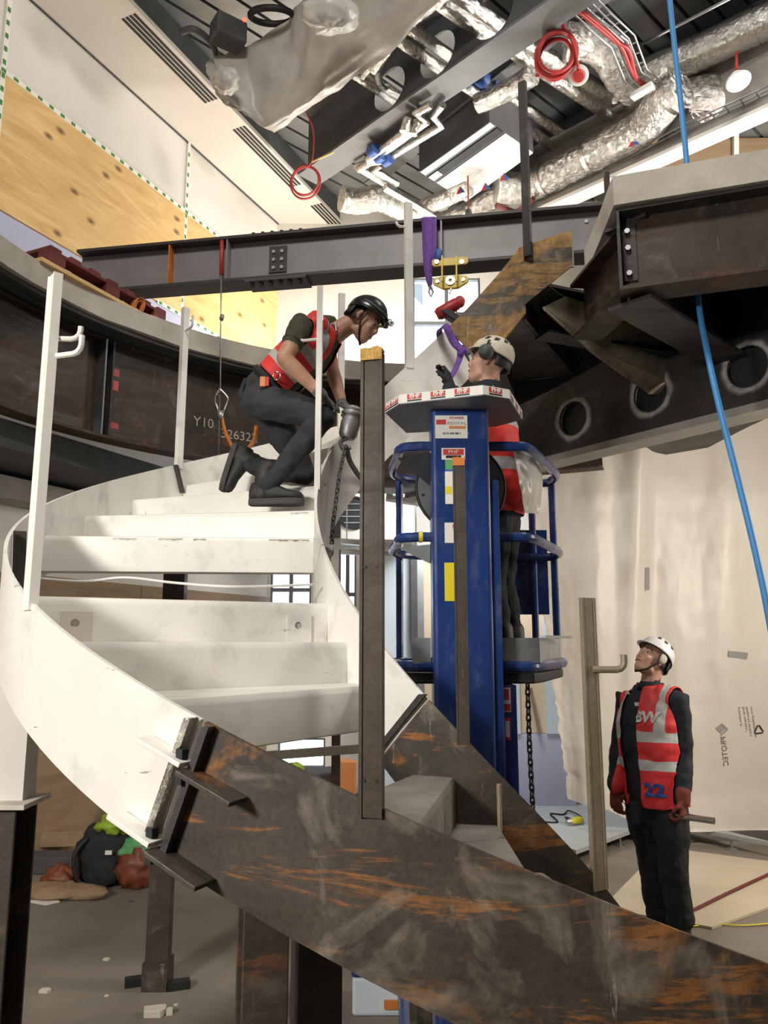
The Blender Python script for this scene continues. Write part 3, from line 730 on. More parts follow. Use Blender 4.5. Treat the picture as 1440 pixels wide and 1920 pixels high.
# dirty beige trough plates running back under the landing
flat('beige_dirt', (.22, .185, .135), .85, var=.45, scale=6, bmp=.4)
tr = thing('soffit_plate', Wy(1150, 640, 5.2), 'dirty beige folded steel soffit plate below the landing', 'plate')
P = [Wy(1060, 556, 4.72), Wy(1200, 604, 5.1), Wy(1345, 700, 5.6)]; Q = [Wy(1018, 576, 4.60), Wy(1150, 668, 5.0), Wy(1310, 742, 5.5)]; S = [Wy(1022, 583, 4.58), Wy(1110, 662, 4.9), Wy(1215, 738, 5.35)]
m = MB(); m.add(P+Q, [(0, 1, 4, 3), (1, 2, 5, 4)]); m.build('upper_leaf', 'beige_dirt', tr, sol=.012)
m = MB(); m.add(Q+S, [(0, 1, 4, 3), (1, 2, 5, 4)]); m.build('lower_leaf', 'beige_dirt', tr, sol=.012)
m = MB(); m.bar(Wy(1322, 640, 5.55), Wy(1325, 745, 5.55), .14, .1); tag(m.build('hanger_post', 'black'), 'black square steel hanger meeting the ringed beam', 'hanger')
# deep beam with three ringed openings
HA, HB = V((1.30-1.0, 6.3+1.403, 0)), V((2.44+1.2, 4.7-1.684, 0)); hd = (HB-HA).normalized(); hn = V((hd.y, -hd.x, 0))
if hn.y > 0: hn = -hn
hb = thing('ringed_beam', (1.9, 5.5, 3.3), 'deep dark beam with three white ringed openings behind the lift', 'beam')
hol = []
for (u, v) in ((1075, 785), (1220, 738), (1402, 688)):
    p = Wp(u, v, hn, hn.dot(HA)); hol.append(((p-HA).dot(hd), p.z, .135))
m = MB(); web_holes(m, HA, HB, 3.34, 4.2, .014, hol); m.build('web', 'dark_steel', hb)
for (s_, z, r_) in hol:
    m = MB(); k = 40
    def rp(i, q):
        t = 2*PI*i/k; rr = r_+.004 if q == 0 else r_*1.28+.03*noise.noise(V((math.cos(t)*2.5+s_, math.sin(t)*2.5, 1)))
        return HA+hd*(s_+math.cos(t)*rr)+V((0, 0, z+math.sin(t)*rr))+hn*.0085
    def rq(i, q):
        t = 2*PI*i/k; rr = (r_+.004)*(1-q)+q*(r_*1.45+.03*noise.noise(V((math.cos(t)*2.5+s_, math.sin(t)*2.5, 1))))
        return HA+hd*(s_+math.cos(t)*rr)+V((0, 0, z+math.sin(t)*rr))+hn*.0085
    lv = ((0, .25), (.2, .9), (.5, .9), (.75, .3), (1, 0)); nq = len(lv)
    m.add([rq(i, q[0]) for i in range(k) for q in lv], [(nq*i+j, nq*i+j+1, nq*((i+1) % k)+j+1, nq*((i+1) % k)+j) for i in range(k) for j in range(nq-1)]); o_ = m.build('chalk_ring', 'ring_spray', hb, fix=False)
    at = o_.data.attributes.new('spray', 'FLOAT', 'POINT')
    for i in range(k):
        for j in range(nq): at.data[i*nq+j].value = lv[j][1]
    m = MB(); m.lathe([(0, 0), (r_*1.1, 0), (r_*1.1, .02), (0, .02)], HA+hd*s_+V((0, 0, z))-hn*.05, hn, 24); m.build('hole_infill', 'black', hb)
m = MB(); m.bar(HA+V((0, 0, 3.31)), HB+V((0, 0, 3.31)), .22, .055); m.build('bottom_flange', 'flange_pale', hb)
# --- tall dark post / hanging bracket beyond the slab edge
m = MB(); m.bar(Wy(1137, 325, 4.9), Wy(1142, 420, 4.9), .04, .03); tag(m.build('slab_upstand', 'brown_steel'), 'thin rusty upstand at the corner of the concrete landing', 'upstand')

# ---------------------------------------------------------------- lower floor: sheet, floor finishes, background
SY = 7.55
def sh_pt(u, v, y=SY): return Wy(u, v, y)
topc = [sh_pt(*q) for q in ((985, 905), (1060, 884), (1120, 862), (1190, 842), (1250, 852), (1330, 838), (1400, 802), (1480, 765), (1560, 760))]
botc = [sh_pt(*q) for q in ((1052, 1500), (1095, 1508), (1135, 1515), (1185, 1540), (1260, 1562), (1330, 1575), (1400, 1570), (1480, 1565), (1560, 1565))]
def interp(c, t):
    x = t*(len(c)-1); i = min(int(x), len(c)-2); return c[i].lerp(c[i+1], x-i)
def sheet_fn(a, b):
    p = interp(topc, a).lerp(interp(botc, a), b)
    if a < .12: p.x += (.12-a)/.12*(.05*noise.noise(V((b*22, 0, 2)))+.03*noise.noise(V((b*60, 0, 2))) + .09*(b if b < .85 else .85))
    f_ = .035*math.sin(a*15+2.2*b)*(.35+.65*b)+.008*math.sin(a*43+1.3*math.sin(b*4))*(1-.5*b)+.045*noise.noise(V((a*6, b*1.6, 0)))
    tent = math.exp(-((a-.375)/.05)**2)*(1-b)*.16
    p.y += f_-tent+.006*noise.noise(V((a*30, b*22, 5)))+.35*max(0, b-.9)*(1 if a > .2 else 0)*-1.5
    p.z = max(p.z, .13); return p
m = MB(); m.grid(sheet_fn, 150, 110)
sheet = tag(m.build('protective_sheet', 'plastic_sheet', smooth=True, fix=False), 'large translucent plastic protective sheet hanging behind the standing man', 'plastic sheet')
def on_sheet(u, v, dy=-.16): return Wy(u, v, SY-.0)+V((0, dy, 0))
def sheet_text(s_, size, u, v, mat='print_grey', ang=4):
    o = on_sheet(u, v); ex = V((math.sin(R(ang)), 0, -math.cos(R(ang)))); ey = V((-math.cos(R(ang)), 0, -math.sin(R(ang))))
    me = text_mesh(s_, size, .0004, 'LEFT'); bvh = sheet_bvh
    for q in me.vertices:
        p = o+ex*q.co.x+ey*q.co.y; hit = bvh.ray_cast(V((p.x, 4, p.z)), V((0, 1, 0)))
        q.co = V((p.x, (hit[0].y if hit[0] else p.y)-.006, p.z))
    return obj('printed_text', me, mat, sheet)
sheet_bvh = BVHTree.FromPolygons([v.co.copy() for v in sheet.data.vertices], [tuple(p.vertices) for p in sheet.data.polygons])
def sheet_flat(polys, mat, name):
    m = MB()
    for poly in polys:
        vs = []
        for (u, v) in poly:
            p = Wy(u, v, SY); hit = sheet_bvh.ray_cast(V((p.x, 4, p.z)), V((0, 1, 0))); vs.append(V((p.x, (hit[0].y if hit[0] else p.y)-.007, p.z)))
        m.add(vs, [tuple(range(len(vs)))])
    return m.build(name, mat, sheet, fix=False)
sheet_text('PROTEC', .072, 1354, 1380, ang=3)
sheet_flat([[(1339, 1364), (1349, 1358), (1358, 1366), (1348, 1374)], [(1349, 1357), (1351, 1355), (1362, 1365), (1359, 1367)], [(1362, 1365), (1362, 1369), (1350, 1379), (1349, 1375)]], 'print_grey', 'printed_logo')
for i, (u, v, L) in enumerate(((1383, 1325, 13), (1393, 1325, 17), (1400, 1325, 19), (1409, 1325, 20))):
    sheet_text(('protective sheeting', 'flame retardant film 100', 'temporary surface protection', 'www protective film supply')[i][:L], .034, u, v, ang=5)
for k in range(3):
    t = [(1423, 1358), (1434, 1374), (1415, 1376)]; a_, b_ = t[k], t[(k+1) % 3]
    dx, dy = b_[0]-a_[0], b_[1]-a_[1]; L = math.hypot(dx, dy); nx, ny = -dy/L*1.3, dx/L*1.3
    sheet_flat([[(a_[0]+dx*.12-nx, a_[1]+dy*.12-ny), (a_[0]+dx*.88-nx, a_[1]+dy*.88-ny), (a_[0]+dx*.88+nx, a_[1]+dy*.88+ny), (a_[0]+dx*.12+nx, a_[1]+dy*.12+ny)]], 'black', 'recycling_arrow')
sheet_flat([[(1207, 1065), (1217, 1064), (1218, 1106), (1208, 1108)], [(1362, 1220), (1402, 1224), (1400, 1236), (1362, 1232)]], 'print_grey', 'tape_patch')
# raised access floor, boards
PZ = .13
def fp(u, v, z): return Wz(u, v, z)
rf = thing('raised_floor', fp(1120, 1545, 0), 'grey raised access floor panels under the hanging sheet', 'raised floor')
A_, B_, C_, D_ = fp(1080, 1594, PZ), fp(1205, 1548, PZ), fp(1300, 1552, PZ), fp(1470, 1584, PZ)
back = lambda p, d: p+V((-.55, 1, 0)).normalized()*d
for (p, q, d0, d1) in ((A_, A_.lerp(B_, .5), 0, 1.2), (A_.lerp(B_, .5), B_, 0, 1.2), (B_, C_, 0, 1.2), (C_, C_.lerp(D_, .5), 0, 1.2), (C_.lerp(D_, .5), D_, 0, 1.2), (A_, A_.lerp(B_, .5), 1.2, 2.6), (A_.lerp(B_, .5), B_, 1.2, 2.6), (B_, C_, 1.2, 2.6), (C_, D_, 1.2, 2.6)):
    m = MB(); vs = [back(p, d0), back(q, d0), back(q, d1-.006), back(p, d1-.006)]; vs[1] += (vs[0]-vs[1]).normalized()*.005; vs[2] += (vs[3]-vs[2]).normalized()*.005
    vs += [x-V((0, 0, .035)) for x in vs]; m.add(vs, [(0, 1, 2, 3), (7, 6, 5, 4)]+[(i, 4+i, 4+(i+1) % 4, (i+1) % 4) for i in range(4)]); m.build('floor_panel', 'floor_panel', rf)
for p in (A_, A_.lerp(B_, .35), A_.lerp(B_, .7), B_, C_, C_.lerp(D_, .5)):
    q = back(p, .06); m = MB(); m.lathe([(0, 0), (.05, 0), (.05, .008), (.012, .012), (.012, .085), (.035, .09), (.035, .097), (0, .097)], V((q.x, q.y, 0)), (0, 0, 1), 10); m.build('pedestal', 'galv', rf)
m = MB(); vs = [fp(*q, .018) for q in ((1128, 1702), (1240, 1588), (1500, 1622), (1530, 1668), (1335, 1738))]
m.add(vs+[V((p.x, p.y, .002)) for p in vs], [(0, 1, 2, 3, 4)]+[(i, 5+i, 5+(i+1) % 5, (i+1) % 5) for i in range(5)])
tag(m.build('floor_board', 'floor_board'), 'pale plywood board lying on the floor behind the standing man', 'board')
m = MB(); m.tube(smoothpath([fp(1200, 1745, .05), fp(1300, 1706, .03), fp(1370, 1672, .03), fp(1500, 1612, .03)]), .012, 8); tag(m.build('red_hose', 'maroon', smooth=True), 'dull red hose on the floor right of the standing man', 'hose')
m = MB(); m.tube(smoothpath([fp(1290, 1738, .012), fp(1340, 1732, .012), (fp(1395, 1735, .012)), fp(1480, 1728, .012)]), .005, 6); tag(m.build('yellow_cord', 'label_yellow', smooth=True), 'thin yellow cord on the floor near the standing man', 'cord')
pg = thing('power_plug', fp(1080, 1535, PZ), 'yellow power plug with looped black cable on the raised floor', 'plug')
m = MB(); m.tube(smoothpath([fp(1010, 1540, PZ+.01), fp(1045, 1541, PZ+.01), fp(1032, 1526, PZ+.01), fp(1056, 1527, PZ+.01), fp(1066, 1520, PZ+.02), fp(1088, 1530, PZ+.03), fp(1090, 1541, PZ+.02), fp(1060, 1532, PZ+.01), fp(1072, 1540, PZ+.02)]), .008, 6); m.build('cable', 'black', pg, smooth=True)
m = MB(); p, q = fp(1070, 1540, PZ+.04), fp(1089, 1537, PZ+.04); m.lathe([(0, 0), (.018, 0), (.03, .03), (.03, (q-p).length), (0, (q-p).length)], p, q-p, 10); m.build('plug_body', 'label_yellow', pg, smooth='auto')
m = MB(); p2 = fp(1062, 1541, PZ+.04); m.lathe([(0, 0), (.015, 0), (.028, .05), (0, .05)], p2, p-p2, 10); m.build('plug_sleeve', 'galv', pg, smooth='auto')
# partitions and boards far back, between lift and windows
def bpanel(name, u0, u1, v0, v1, y, th, mat, label, cat, parent=None, floor=False):
    a_, b_ = Wy(u0, v1, y), Wy(u1, v0, y); z0 = 0 if floor else a_.z; m = MB(); m.box(((a_.x+b_.x)/2, y+th/2, (z0+b_.z)/2), (b_.x-a_.x, th, b_.z-z0))
    o = m.build(name, mat, parent)
    return o if parent is not None else tag(o, label, cat)
bpanel('partition_panel', 715, 772, 1028, 1400, 9.3, .06, 'grey_board', 'pale blue grey partition panel right of the thick brown post', 'panel', floor=True)
bpanel('steel_stud', 772, 782, 1015, 1400, 9.2, .05, 'dark_grey', 'dark steel stud between blue grey and cream panels', 'stud', floor=True)
bpanel('steel_stud', 784, 794, 1050, 1400, 9.25, .05, 'galv', 'bright galvanised stud next to the cream panel', 'stud', floor=True)
bpanel('cream_panel', 795, 860, 1055, 1400, 9.35, .05, 'cream_board', 'cream wall board left of the blue lift mast', 'panel', floor=True)
ds = thing('door_screen', Wy(1000, 1480, 8.6), 'lilac and cream boarded screen behind the hanging chain', 'screen')
bpanel('lilac_board', 930, 1075, 1376, 1490, 8.6, .04, 'lilac_board', '', '', ds, True)
bpanel('cream_board', 930, 1028, 1000, 1374, 8.62, .03, 'cream_board', '', '', ds)
bpanel('frame', 1026, 1036, 1000, 1376, 8.58, .06, 'grey_board', '', '', ds); bpanel('frame', 955, 966, 1000, 1376, 8.58, .06, 'grey_board', '', '', ds)
m = MB(); m.bar(Wy(995, 1290, 8.56), Wy(1012, 1376, 8.56), .03, .03); m.build('brace', 'plywood_brown', ds)
# ceiling cassette, trunking and foil near the windows
ac = thing('fan_coil_unit', Wy(700, 970, 8.4), 'white fan coil box with round dark vent below the slab', 'air unit')
a_, b_ = Wy(638, 1012, 8.4), Wy(775, 915, 8.4); m = MB(); m.box(((a_.x+b_.x)/2, 8.75, (a_.z+b_.z)/2), (b_.x-a_.x, .7, b_.z-a_.z)); m.build('casing', 'plaster_white', ac, bevel=.01)
p = Wy(663, 962, 8.4); m = MB(); m.lathe([(.10, 0), (.19, 0), (.19, .02), (.17, .02), (.17, .005), (0, .005)], p, (0, -1, 0), 24); m.build('round_vent', 'black', ac)
for k in range(4): 
    m = MB(); m.box(p+V((0, -.012, -.11+.07*k)), (.30-.06*abs(k-1.5), .01, .012)); m.build('vent_blade', 'galv', ac)
m = MB(); m.bar(Wy(640, 1015, 8.0), Wy(800, 1030, 8.0), .12, .05); m.bar(Wy(640, 1035, 8.0), Wy(760, 1040, 8.0), .05, .05); m.bar(Wy(650, 1015, 8.0), V((Wy(650, 1015, 8.0).x, 8.0, 4.24)), .012, .012, (0, 1, 0)); m.bar(Wy(780, 1028, 8.0), V((Wy(780, 1028, 8.0).x, 8.0, 4.24)), .012, .012, (0, 1, 0)); tag(m.build('cable_tray', 'galv'), 'galvanised cable tray under the fan coil box', 'cable tray')
m = MB(); m.tube([Wy(725, 925, 7.8), Wy(790, 935, 7.8), Wy(860, 930, 7.8)], .09, 12); tag(m.build('foil_duct', 'foil_crumpled', smooth=True), 'crumpled foil duct below the dark slab beside the lift mast', 'duct')
m = MB(); a_, b_ = Wy(560, 905, 7.4), Wy(960, 905, 7.4); m.bar(a_, b_, .3, .16); tag(m.build('downstand_beam', 'ceiling_steel_grey'), 'grey downstand beam beyond the stair well', 'beam')
# low ceiling clutter on the left behind the brown beam
bulk = thing('wall_bulkhead', wallp(4, 2.9, .3), 'pale dusty bulkhead along the left wall below the brown beam', 'bulkhead')
for (s0_, s1_, z0_, z1_, off) in ((-1, 5.4, 2.98, 3.16, .28), (5.5, 9, 2.90, 3.16, .28)):
    mm = MB(); mm.prism([(s0_, z0_), (s1_, z0_), (s1_, z1_), (s0_, z1_)], WN*(WD+.02), WT, (0, 0, 1), WN*off); mm.build('box_section', 'flange_pale', bulk)
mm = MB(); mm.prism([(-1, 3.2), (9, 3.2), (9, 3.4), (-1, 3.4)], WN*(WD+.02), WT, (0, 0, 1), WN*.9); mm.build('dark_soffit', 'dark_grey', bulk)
# steel props under the stair
def prop(name, c, z1, w_, dp, mat, label, cap=None, kind='H', rot=0, foot=False):
    c = V(c); r_ = thing(name, c, label, 'prop'); M = Matrix.Rotation(rot, 3, 'Z'); m = MB()
    if kind == 'H':
        for s_ in (-1, 1): m.box(c+M@V((0, s_*dp/2, z1/2)), (w_, .012, z1), rot)
        m.box(c+V((0, 0, z1/2)), (.01, dp, z1), rot)
    else:
        t = .01
        m.prism([(-w_/2, -dp/2), (w_/2, -dp/2), (w_/2, dp/2), (-w_/2, dp/2)], c, M@V((1, 0, 0)), M@V((0, 1, 0)), (0, 0, z1))
    m.build('shaft', mat, r_, bevel=.003)
    if cap: 
        m = MB(); m.box(c+V((0, 0, z1+.008)), (w_*1.35, dp*1.35, .016), rot); m.build('cap_plate', cap, r_)
    if foot:
        for s_ in (-1, 1):
            m = MB(); m.box(c+V((s_*(w_*.5+.06), -.02*s_, .02)), (.12, .06, .04), .35); m.build('foot_block', 'black', r_)
        m = MB(); m.box(c+V((0, 0, .07)), (w_*1.12, dp*1.12, .14)); m.build('base_sleeve', mat, r_)
    else:
        m = MB(); m.box(c+V((0, 0, .006)), (w_*1.5, dp*1.5, .012), rot); m.build('base_plate', mat, r_)
    return r_
p1 = prop('steel_prop', (-1.36, 2.84, 0), 1.29, .21, .16, 'prop_brown', 'thick brown steel prop with pale cap block at the left edge', 'stone_white')
m = MB(); m.box((-1.36, 2.86, 1.56), (.2, .10, .52)); m.build('packer', 'plaster_white', p1)
prop('steel_prop', (-1.235, 4.56, 0), 2.43, .122, .122, 'prop_brown', 'slim brown prop with black feet below the white stringer', None, 'box', .1, True)
prop('steel_prop', (-.325, 2.22, 0), 1.19, .12, .12, 'prop_brown', 'left of two brown H-section props beneath the rusty stringer', None, 'H', .3)
prop('steel_prop', (-.20, 2.46, 0), 1.19, .13, .12, 'dark_steel', 'right dark one of two props beneath the rusty stringer', None, 'box', .3)
prop('steel_prop', (.105, 2.40, 0), .93, .05, .06, 'rust_steel', 'rusty thin prop under the rusty stringer at the bottom edge', None, 'box', .3)
prop('steel_prop', (Wy(630, 1400, 6.6).x, 6.6, 0), 1.6, .07, .07, 'brown_steel', 'distant brown prop seen below the lowest white step', None, 'box')
# strip below lowest white step
m = MB(); m.bar(Wy(500, 1417, 3.3), Wy(700, 1402, 3.3), .02, .035); m.bar(Wy(690, 1402, 3.3), Wy(690, 1440, 3.3), .03, .03); tag(m.build('spacer_strip', 'white_paint'), 'white metal strip spanning below the lowest white step', 'strip')
m = MB(); m.tube(smoothpath([Wy(78, 1085, 3.45), Wy(160, 1090, 3.45), Wy(235, 1083, 3.45), Wy(330, 1093, 3.45), Wy(440, 1100, 3.4), Wy(590, 1096, 3.5)]), .006, 6); tag(m.build('hanging_strap', 'paper', smooth=True), 'thin white strap stretched across the open stair gap', 'strap')
# bags and rubbish on the floor at the left
def blob(name, c, r, mat, parent=None, seed=0, amp=.25, nu=28, nv=18, rot=0, flatb=True):
    m = MB(); M = Matrix.Rotation(rot, 3, 'Z'); m.sphere((0, 0, 0), r, nu, nv, M); c = V(c); vs = []
    for v_ in m.v:
        q = V(v_); d = q.normalized(); k = 1+amp*noise.noise(d*2.3+V((seed, 0, 0)))+amp*.45*noise.noise(d*6+V((0, seed, 0)))
        q = q*k
        if flatb: q.z = max(q.z, -r[2]*.8)
        vs.append(tuple(c+q+(V((0, 0, r[2]*.8)) if flatb else V())))
    m.v = vs; return m.build(name, mat, parent, smooth=True)
F0 = lambda u, v: Wz(u, v, 0)
bp = F0(190, 1665); ru = thing('rucksack', bp, 'black rucksack with yellow hi-vis vest stuffed on top', 'bag')
blob('bag_body', bp+V((-.02, .12, 0)), (.22, .15, .26), 'black_soft', ru, 1, .22); blob('bag_pocket', bp+V((.0, 0, .02)), (.13, .06, .12), 'black_soft', ru, 2, .2)
m = MB(); m.tube(smoothpath([bp+V((-.13, .0, .36)), bp+V((-.2, -.06, .25)), bp+V((-.17, -.06, .08)), bp+V((-.1, -.02, .02))]), .018, 6); m.build('strap', 'black', ru, smooth=True)
m = MB(); m.box(bp+V((.06, -.06, .27)), (.05, .01, .03)); m.build('badge', 'paper', ru)
tag(blob('hi_vis_vest', bp+V((.05, .08, .37)), (.13, .10, .09), 'hivis_yellow', None, 3, .5), 'crumpled yellow-green hi-vis vest on the black rucksack', 'vest')
cp = F0(235, 1668); cb_ = thing('carrier_bag', cp, 'red and green printed carrier bag beside the rucksack', 'bag')
blob('bag_body', cp+V((.06, .05, 0)), (.16, .09, .16), 'carrier_print', cb_, 5, .3); blob('bag_top', cp+V((.05, .07, .20)), (.12, .06, .09), 'label_green', cb_, 6, .35)
tag(blob('brown_cloth', F0(115, 1685)+V((0, .05, 0)), (.34, .14, .05), 'plywood_brown', None, 8, .4), 'brown cloth heap on the floor before the bags', 'cloth')
tag(blob('orange_cloth', F0(100, 1672)+V((0, .1, .0)), (.13, .1, .09), 'carrier_print', None, 9, .4), 'small orange-brown cloth lump left of the rucksack', 'cloth')
tag(blob('dark_bundle', F0(250, 1600)+V((.05, .1, 0)), (.28, .14, .25), 'black_soft', None, 11, .3), 'dark grey bundle behind the carrier bag', 'bundle')
for i, (u, v, w_, h_, mt, lb) in enumerate(((85, 1640, .5, .13, 'dark_grey', 'dark timber offcut low in the pile left of the rucksack'), (88, 1628, .46, .12, 'plywood_brown', 'brown board offcut above the dark timber by the rucksack'), (92, 1612, .3, .15, 'maroon', 'dull red crate behind the rucksack'))):
    c = F0(u, v); m = MB(); m.box(c+V((0, .1+.1*i, (.07, .2, .31)[i])), (w_, .2, h_), .1*i); tag(m.build('offcut', mt, bevel=.004), lb, 'offcut')
m = MB(); vs = [F0(*q)+V((0, 0, .012)) for q in ((48, 1678), (75, 1684), (112, 1692), (85, 1698), (40, 1690))]; m.add(vs+[V((p.x, p.y, .001)) for p in vs], [(0, 1, 2, 3, 4)]+[(i, 5+i, 5+(i+1) % 5, (i+1) % 5) for i in range(5)]); tag(m.build('white_offcut', 'plaster_white'), 'thin white board offcut on the floor before the brown cloth', 'offcut')
c = F0(290, 1903); blk = thing('broken_block', c, 'broken pale stone block on the floor at bottom left', 'rubble')
m = MB(); m.prism([(-.05, -.03), (.03, -.045), (.055, .0), (.05, .035), (-.055, .03)], c, (1, .2, 0), (-.2, 1, 0), (0, 0, .035)); m.build('stone', 'stone_white', blk, bevel=.004)
m = MB(); m.prism([(0, 0), (.03, .005), (.025, .03), (0, .025)], c+V((.06, -.01, 0)), (1, 0, 0), (0, 1, 0), (0, 0, .03)); m.build('chip', 'stone_white', blk)
for i, (u, v, s_, lb) in enumerate(((85, 1860, .03, 'flat grey chip near the left prop'), (200, 1868, .012, 'tiny white chip left of the slim prop'), (330, 1885, .012, 'tiny white chip right of the broken block'), (200, 1800, .02, 'pale chip in the middle of the bare floor'), (245, 1691, .012, 'dark crumb near the carrier bag'))):
    c = F0(u, v); m = MB(); m.prism([(-1, -.5), (.6, -.7), (1, .2), (.2, .7), (-.8, .5)], c, V((s_, 0, 0)), V((0, s_, 0)), (0, 0, s_*.5)); tag(m.build('floor_chip', 'dark_grey' if i == 4 else 'stone_white'), lb, 'rubble')
# tools seen low in the middle
tb = thing('tool_box', F0(745, 1935), 'blue-grey tool box on the floor under the rusty stringer', 'tool box'); c = V((.05, 4.35, 0))
m = MB(); m.box(c+V((0, 0, .09)), (.42, .26, .18)); m.build('body', 'grey_board', tb, bevel=.015); m = MB(); m.box(c+V((0, 0, .205)), (.43, .27, .05)); m.build('lid', 'lift_blue', tb, bevel=.012)
m = MB(); m.box(c+V((0, -.14, .06)), (.1, .012, .04)); m.build('latch', 'orange', tb)
def pile_box(u, v, y, s_, mat, lb, cat, name): 
    c = Wy(u, v, y); m = MB(); m.box((c.x, y, s_[2]/2), s_, .3); tag(m.build(name, mat, bevel=.015), lb, cat)
pile_box(672, 1465, 7.2, (.34, .3, .42), 'black', 'black tool case behind the thick brown post', 'case', 'tool_case')
pile_box(580, 1440, 7.8, (.6, .4, .62), 'dark_grey', 'dark grey crate beyond the lowest white step', 'crate', 'crate')
pile_box(648, 1440, 7.6, (.16, .2, .75), 'label_orange', 'orange box between the distant brown prop and the case', 'box', 'orange_box')
tag(blob('hi_vis_cloth', V((Wy(553, 1438, 7.7).x, 7.7, .62)), (.09, .08, .05), 'hivis_yellow', None, 15, .3), 'small yellow-green cloth on the dark crate', 'cloth')

# ---------------------------------------------------------------- blue personnel lift in the stair well
LX, LY = .357, 3.50
lift = thing('personnel_lift', (LX, LY+.4, 0), 'blue personnel lift with aluminium tool tray standing in the stair well', 'lift')
m = MB(); m.prism([(-.135, 0), (-.12, -.012), (.12, -.012), (.135, 0), (.135, .17), (-.135, .17)], (LX, LY, .28), (1, 0, 0), (0, 1, 0), (0, 0, 2.66)); mast = m.build('mast', 'lift_blue', lift, bevel=.006)
m = MB(); m.box((LX+.158, LY+.09, 1.45), (.04, .14, 2.3)); m.build('mast_rail', 'lift_blue', lift, bevel=.004)
m = MB(); m.box((LX+.205, LY+.22, .98), (.10, .16, 1.35)); rm = m.build('rear_mast', 'lift_blue', lift, bevel=.004)
# base
m = MB(); m.box((LX+.08, LY+.45, .2), (.74, 1.0, .16)); m.build('base_frame', 'lift_blue', lift, bevel=.02)
for sx in (-.36, .5):
    for sy in (.02, .88):
        m = MB(); m.lathe([(0, -.025), (.07, -.025), (.075, 0), (.07, .025), (0, .025)], (LX+sx, LY+sy, .075), (1, 0, 0), 16); m.build('wheel', 'black', lift, smooth='auto')
m = MB(); m.box((.63, 3.95, .42), (.2, .3, .22)); m.build('battery_box', 'dark_grey', lift, bevel=.02)
# tool tray, an eight-sided pan with taped rim
tz = 2.93; tp = [Wz(u, v, tz) for (u, v) in ((723, 775), (750, 758), (906, 741), (955, 749), (979, 787), (930, 800), (800, 810), (762, 812))]
tp = [p for p in tp]; cx_ = sum((p for p in tp), V())/8
m = MB(); n8 = len(tp); rim = [p+V((0, 0, .048)) for p in tp]; inn = [p+(cx_-p)*.03+V((0, 0, .048)) for p in tp]; inb = [p+(cx_-p)*.03+V((0, 0, .006)) for p in tp]
m.add(tp+rim+inn+inb, [tuple(range(n8-1, -1, -1)), tuple(range(3*n8, 4*n8))]+[q for i in range(n8) for q in ((i, (i+1) % n8, n8+(i+1) % n8, n8+i), (n8+i, n8+(i+1) % n8, 2*n8+(i+1) % n8, 2*n8+i), (2*n8+i, 2*n8+(i+1) % n8, 3*n8+(i+1) % n8, 3*n8+i))]); tray = m.build('tool_tray', 'galv_dark', lift)
def rim_tape(a, b, pitch=.105, start=.012):
    d = (b-a); L = d.length; d /= L; n = d.cross(V((0, 0, 1)))
    m = MB(); m.prism([(0, .004), (L, .004), (L, .046), (0, .046)], a+n*.0005, d, (0, 0, 1), n*.0012); o = m.build('tape', 'paper', tray)
    s_ = start
    while s_ < L-.02:
        w_ = min(.075, L-s_-.004); k = max(1, int(w_/.023))
        r_ = MB()
        for i in range(k): r_.prism([(s_+i*.0245, .018), (s_+i*.0245+.0205, .018), (s_+i*.0245+.0205, .043), (s_+i*.0245, .043)], a+n*.0018, d, (0, 0, 1), n*.0006)
        r_.build('logo_square', 'label_red', tray); tray.children[-1]['kind'] = 'stuff'
        text('logo_letters', 'PHF'[:k], .026, a+d*(s_+.0115*k+.001*k)+n*.0028+V((0, 0, .031)), d, (0, 0, 1), 'paper', tray, .0008, 1.15)
        r_ = MB(); r_.prism([(s_, .008), (s_+k*.0245-.004, .008), (s_+k*.0245-.004, .015), (s_, .015)], a+n*.0018, d, (0, 0, 1), n*.0006); r_.build('logo_bar', 'black', tray)
        s_ += pitch
rim_tape(tp[0], tp[1], .06, .0); rim_tape(tp[1], tp[2], .112, .035); rim_tape(tp[2], tp[3], .10, .03); rim_tape(tp[3], tp[4], .12, .03)
# round reel plate behind the mast
rc = V((LX+.02, LY+.22, 2.60)); m = MB(); m.lathe([(0, .0), (.215, 0), (.215, .012), (0, .012)], rc, (0, -1, 0), 40); reel = m.build('reel_plate', 'galv_dark', lift)
m = MB(); m.tube(arcpts(rc-V((0, .006, 0)), .217, (1, 0, 0), (0, 0, 1), 0, 2*PI*39/40, 39), .008, 6, closed=True); m.build('rubber_edge', 'black', reel, smooth=True)
for i in range(12):
    t = 2*PI*i/12+.2; m = MB(); m.lathe([(0, .003), (.008, .003), (.008, 0)], rc+V((math.cos(t)*.19, -.012, math.sin(t)*.19)), (0, -1, 0), 8); m.build('rivet_hole', 'black', reel)
# basket tubes
def rail(pts, r=.024, name='guard_rail', mat='lift_blue'):
    m = MB(); m.tube(smoothpath(pts, 5), r, 10); return m.build(name, mat, lift, smooth='auto')
XR, XL, YB, YF = .985, .07, 4.52, 3.64
def ring(z, r=.024, front=True):
    rail([(LX+.13, YF, z), (.62, YF, z), (.70, YF+.02, z), (.80, YF+.22, z), (XR-.01, YB-.25, z), (XR, YB-.06, z), (XR-.04, YB, z), (XL+.3, YB, z)], r)
    rail([(LX-.13, YF, z), (.16, YF+.0, z), (.085, YF+.04, z), (XL, YF+.2, z), (XL, YB-.2, z), (XL+.3, YB, z)], r)
ring(2.79); ring(2.345); ring(1.74, .026)
for (x, y) in ((XR+.005, YB-.06), (XR-.1, YB+.02), (XL+.02, YB-.1)): rail([(x, y, 1.70), (x, y, 2.2), (x, y, 2.79)], .021)
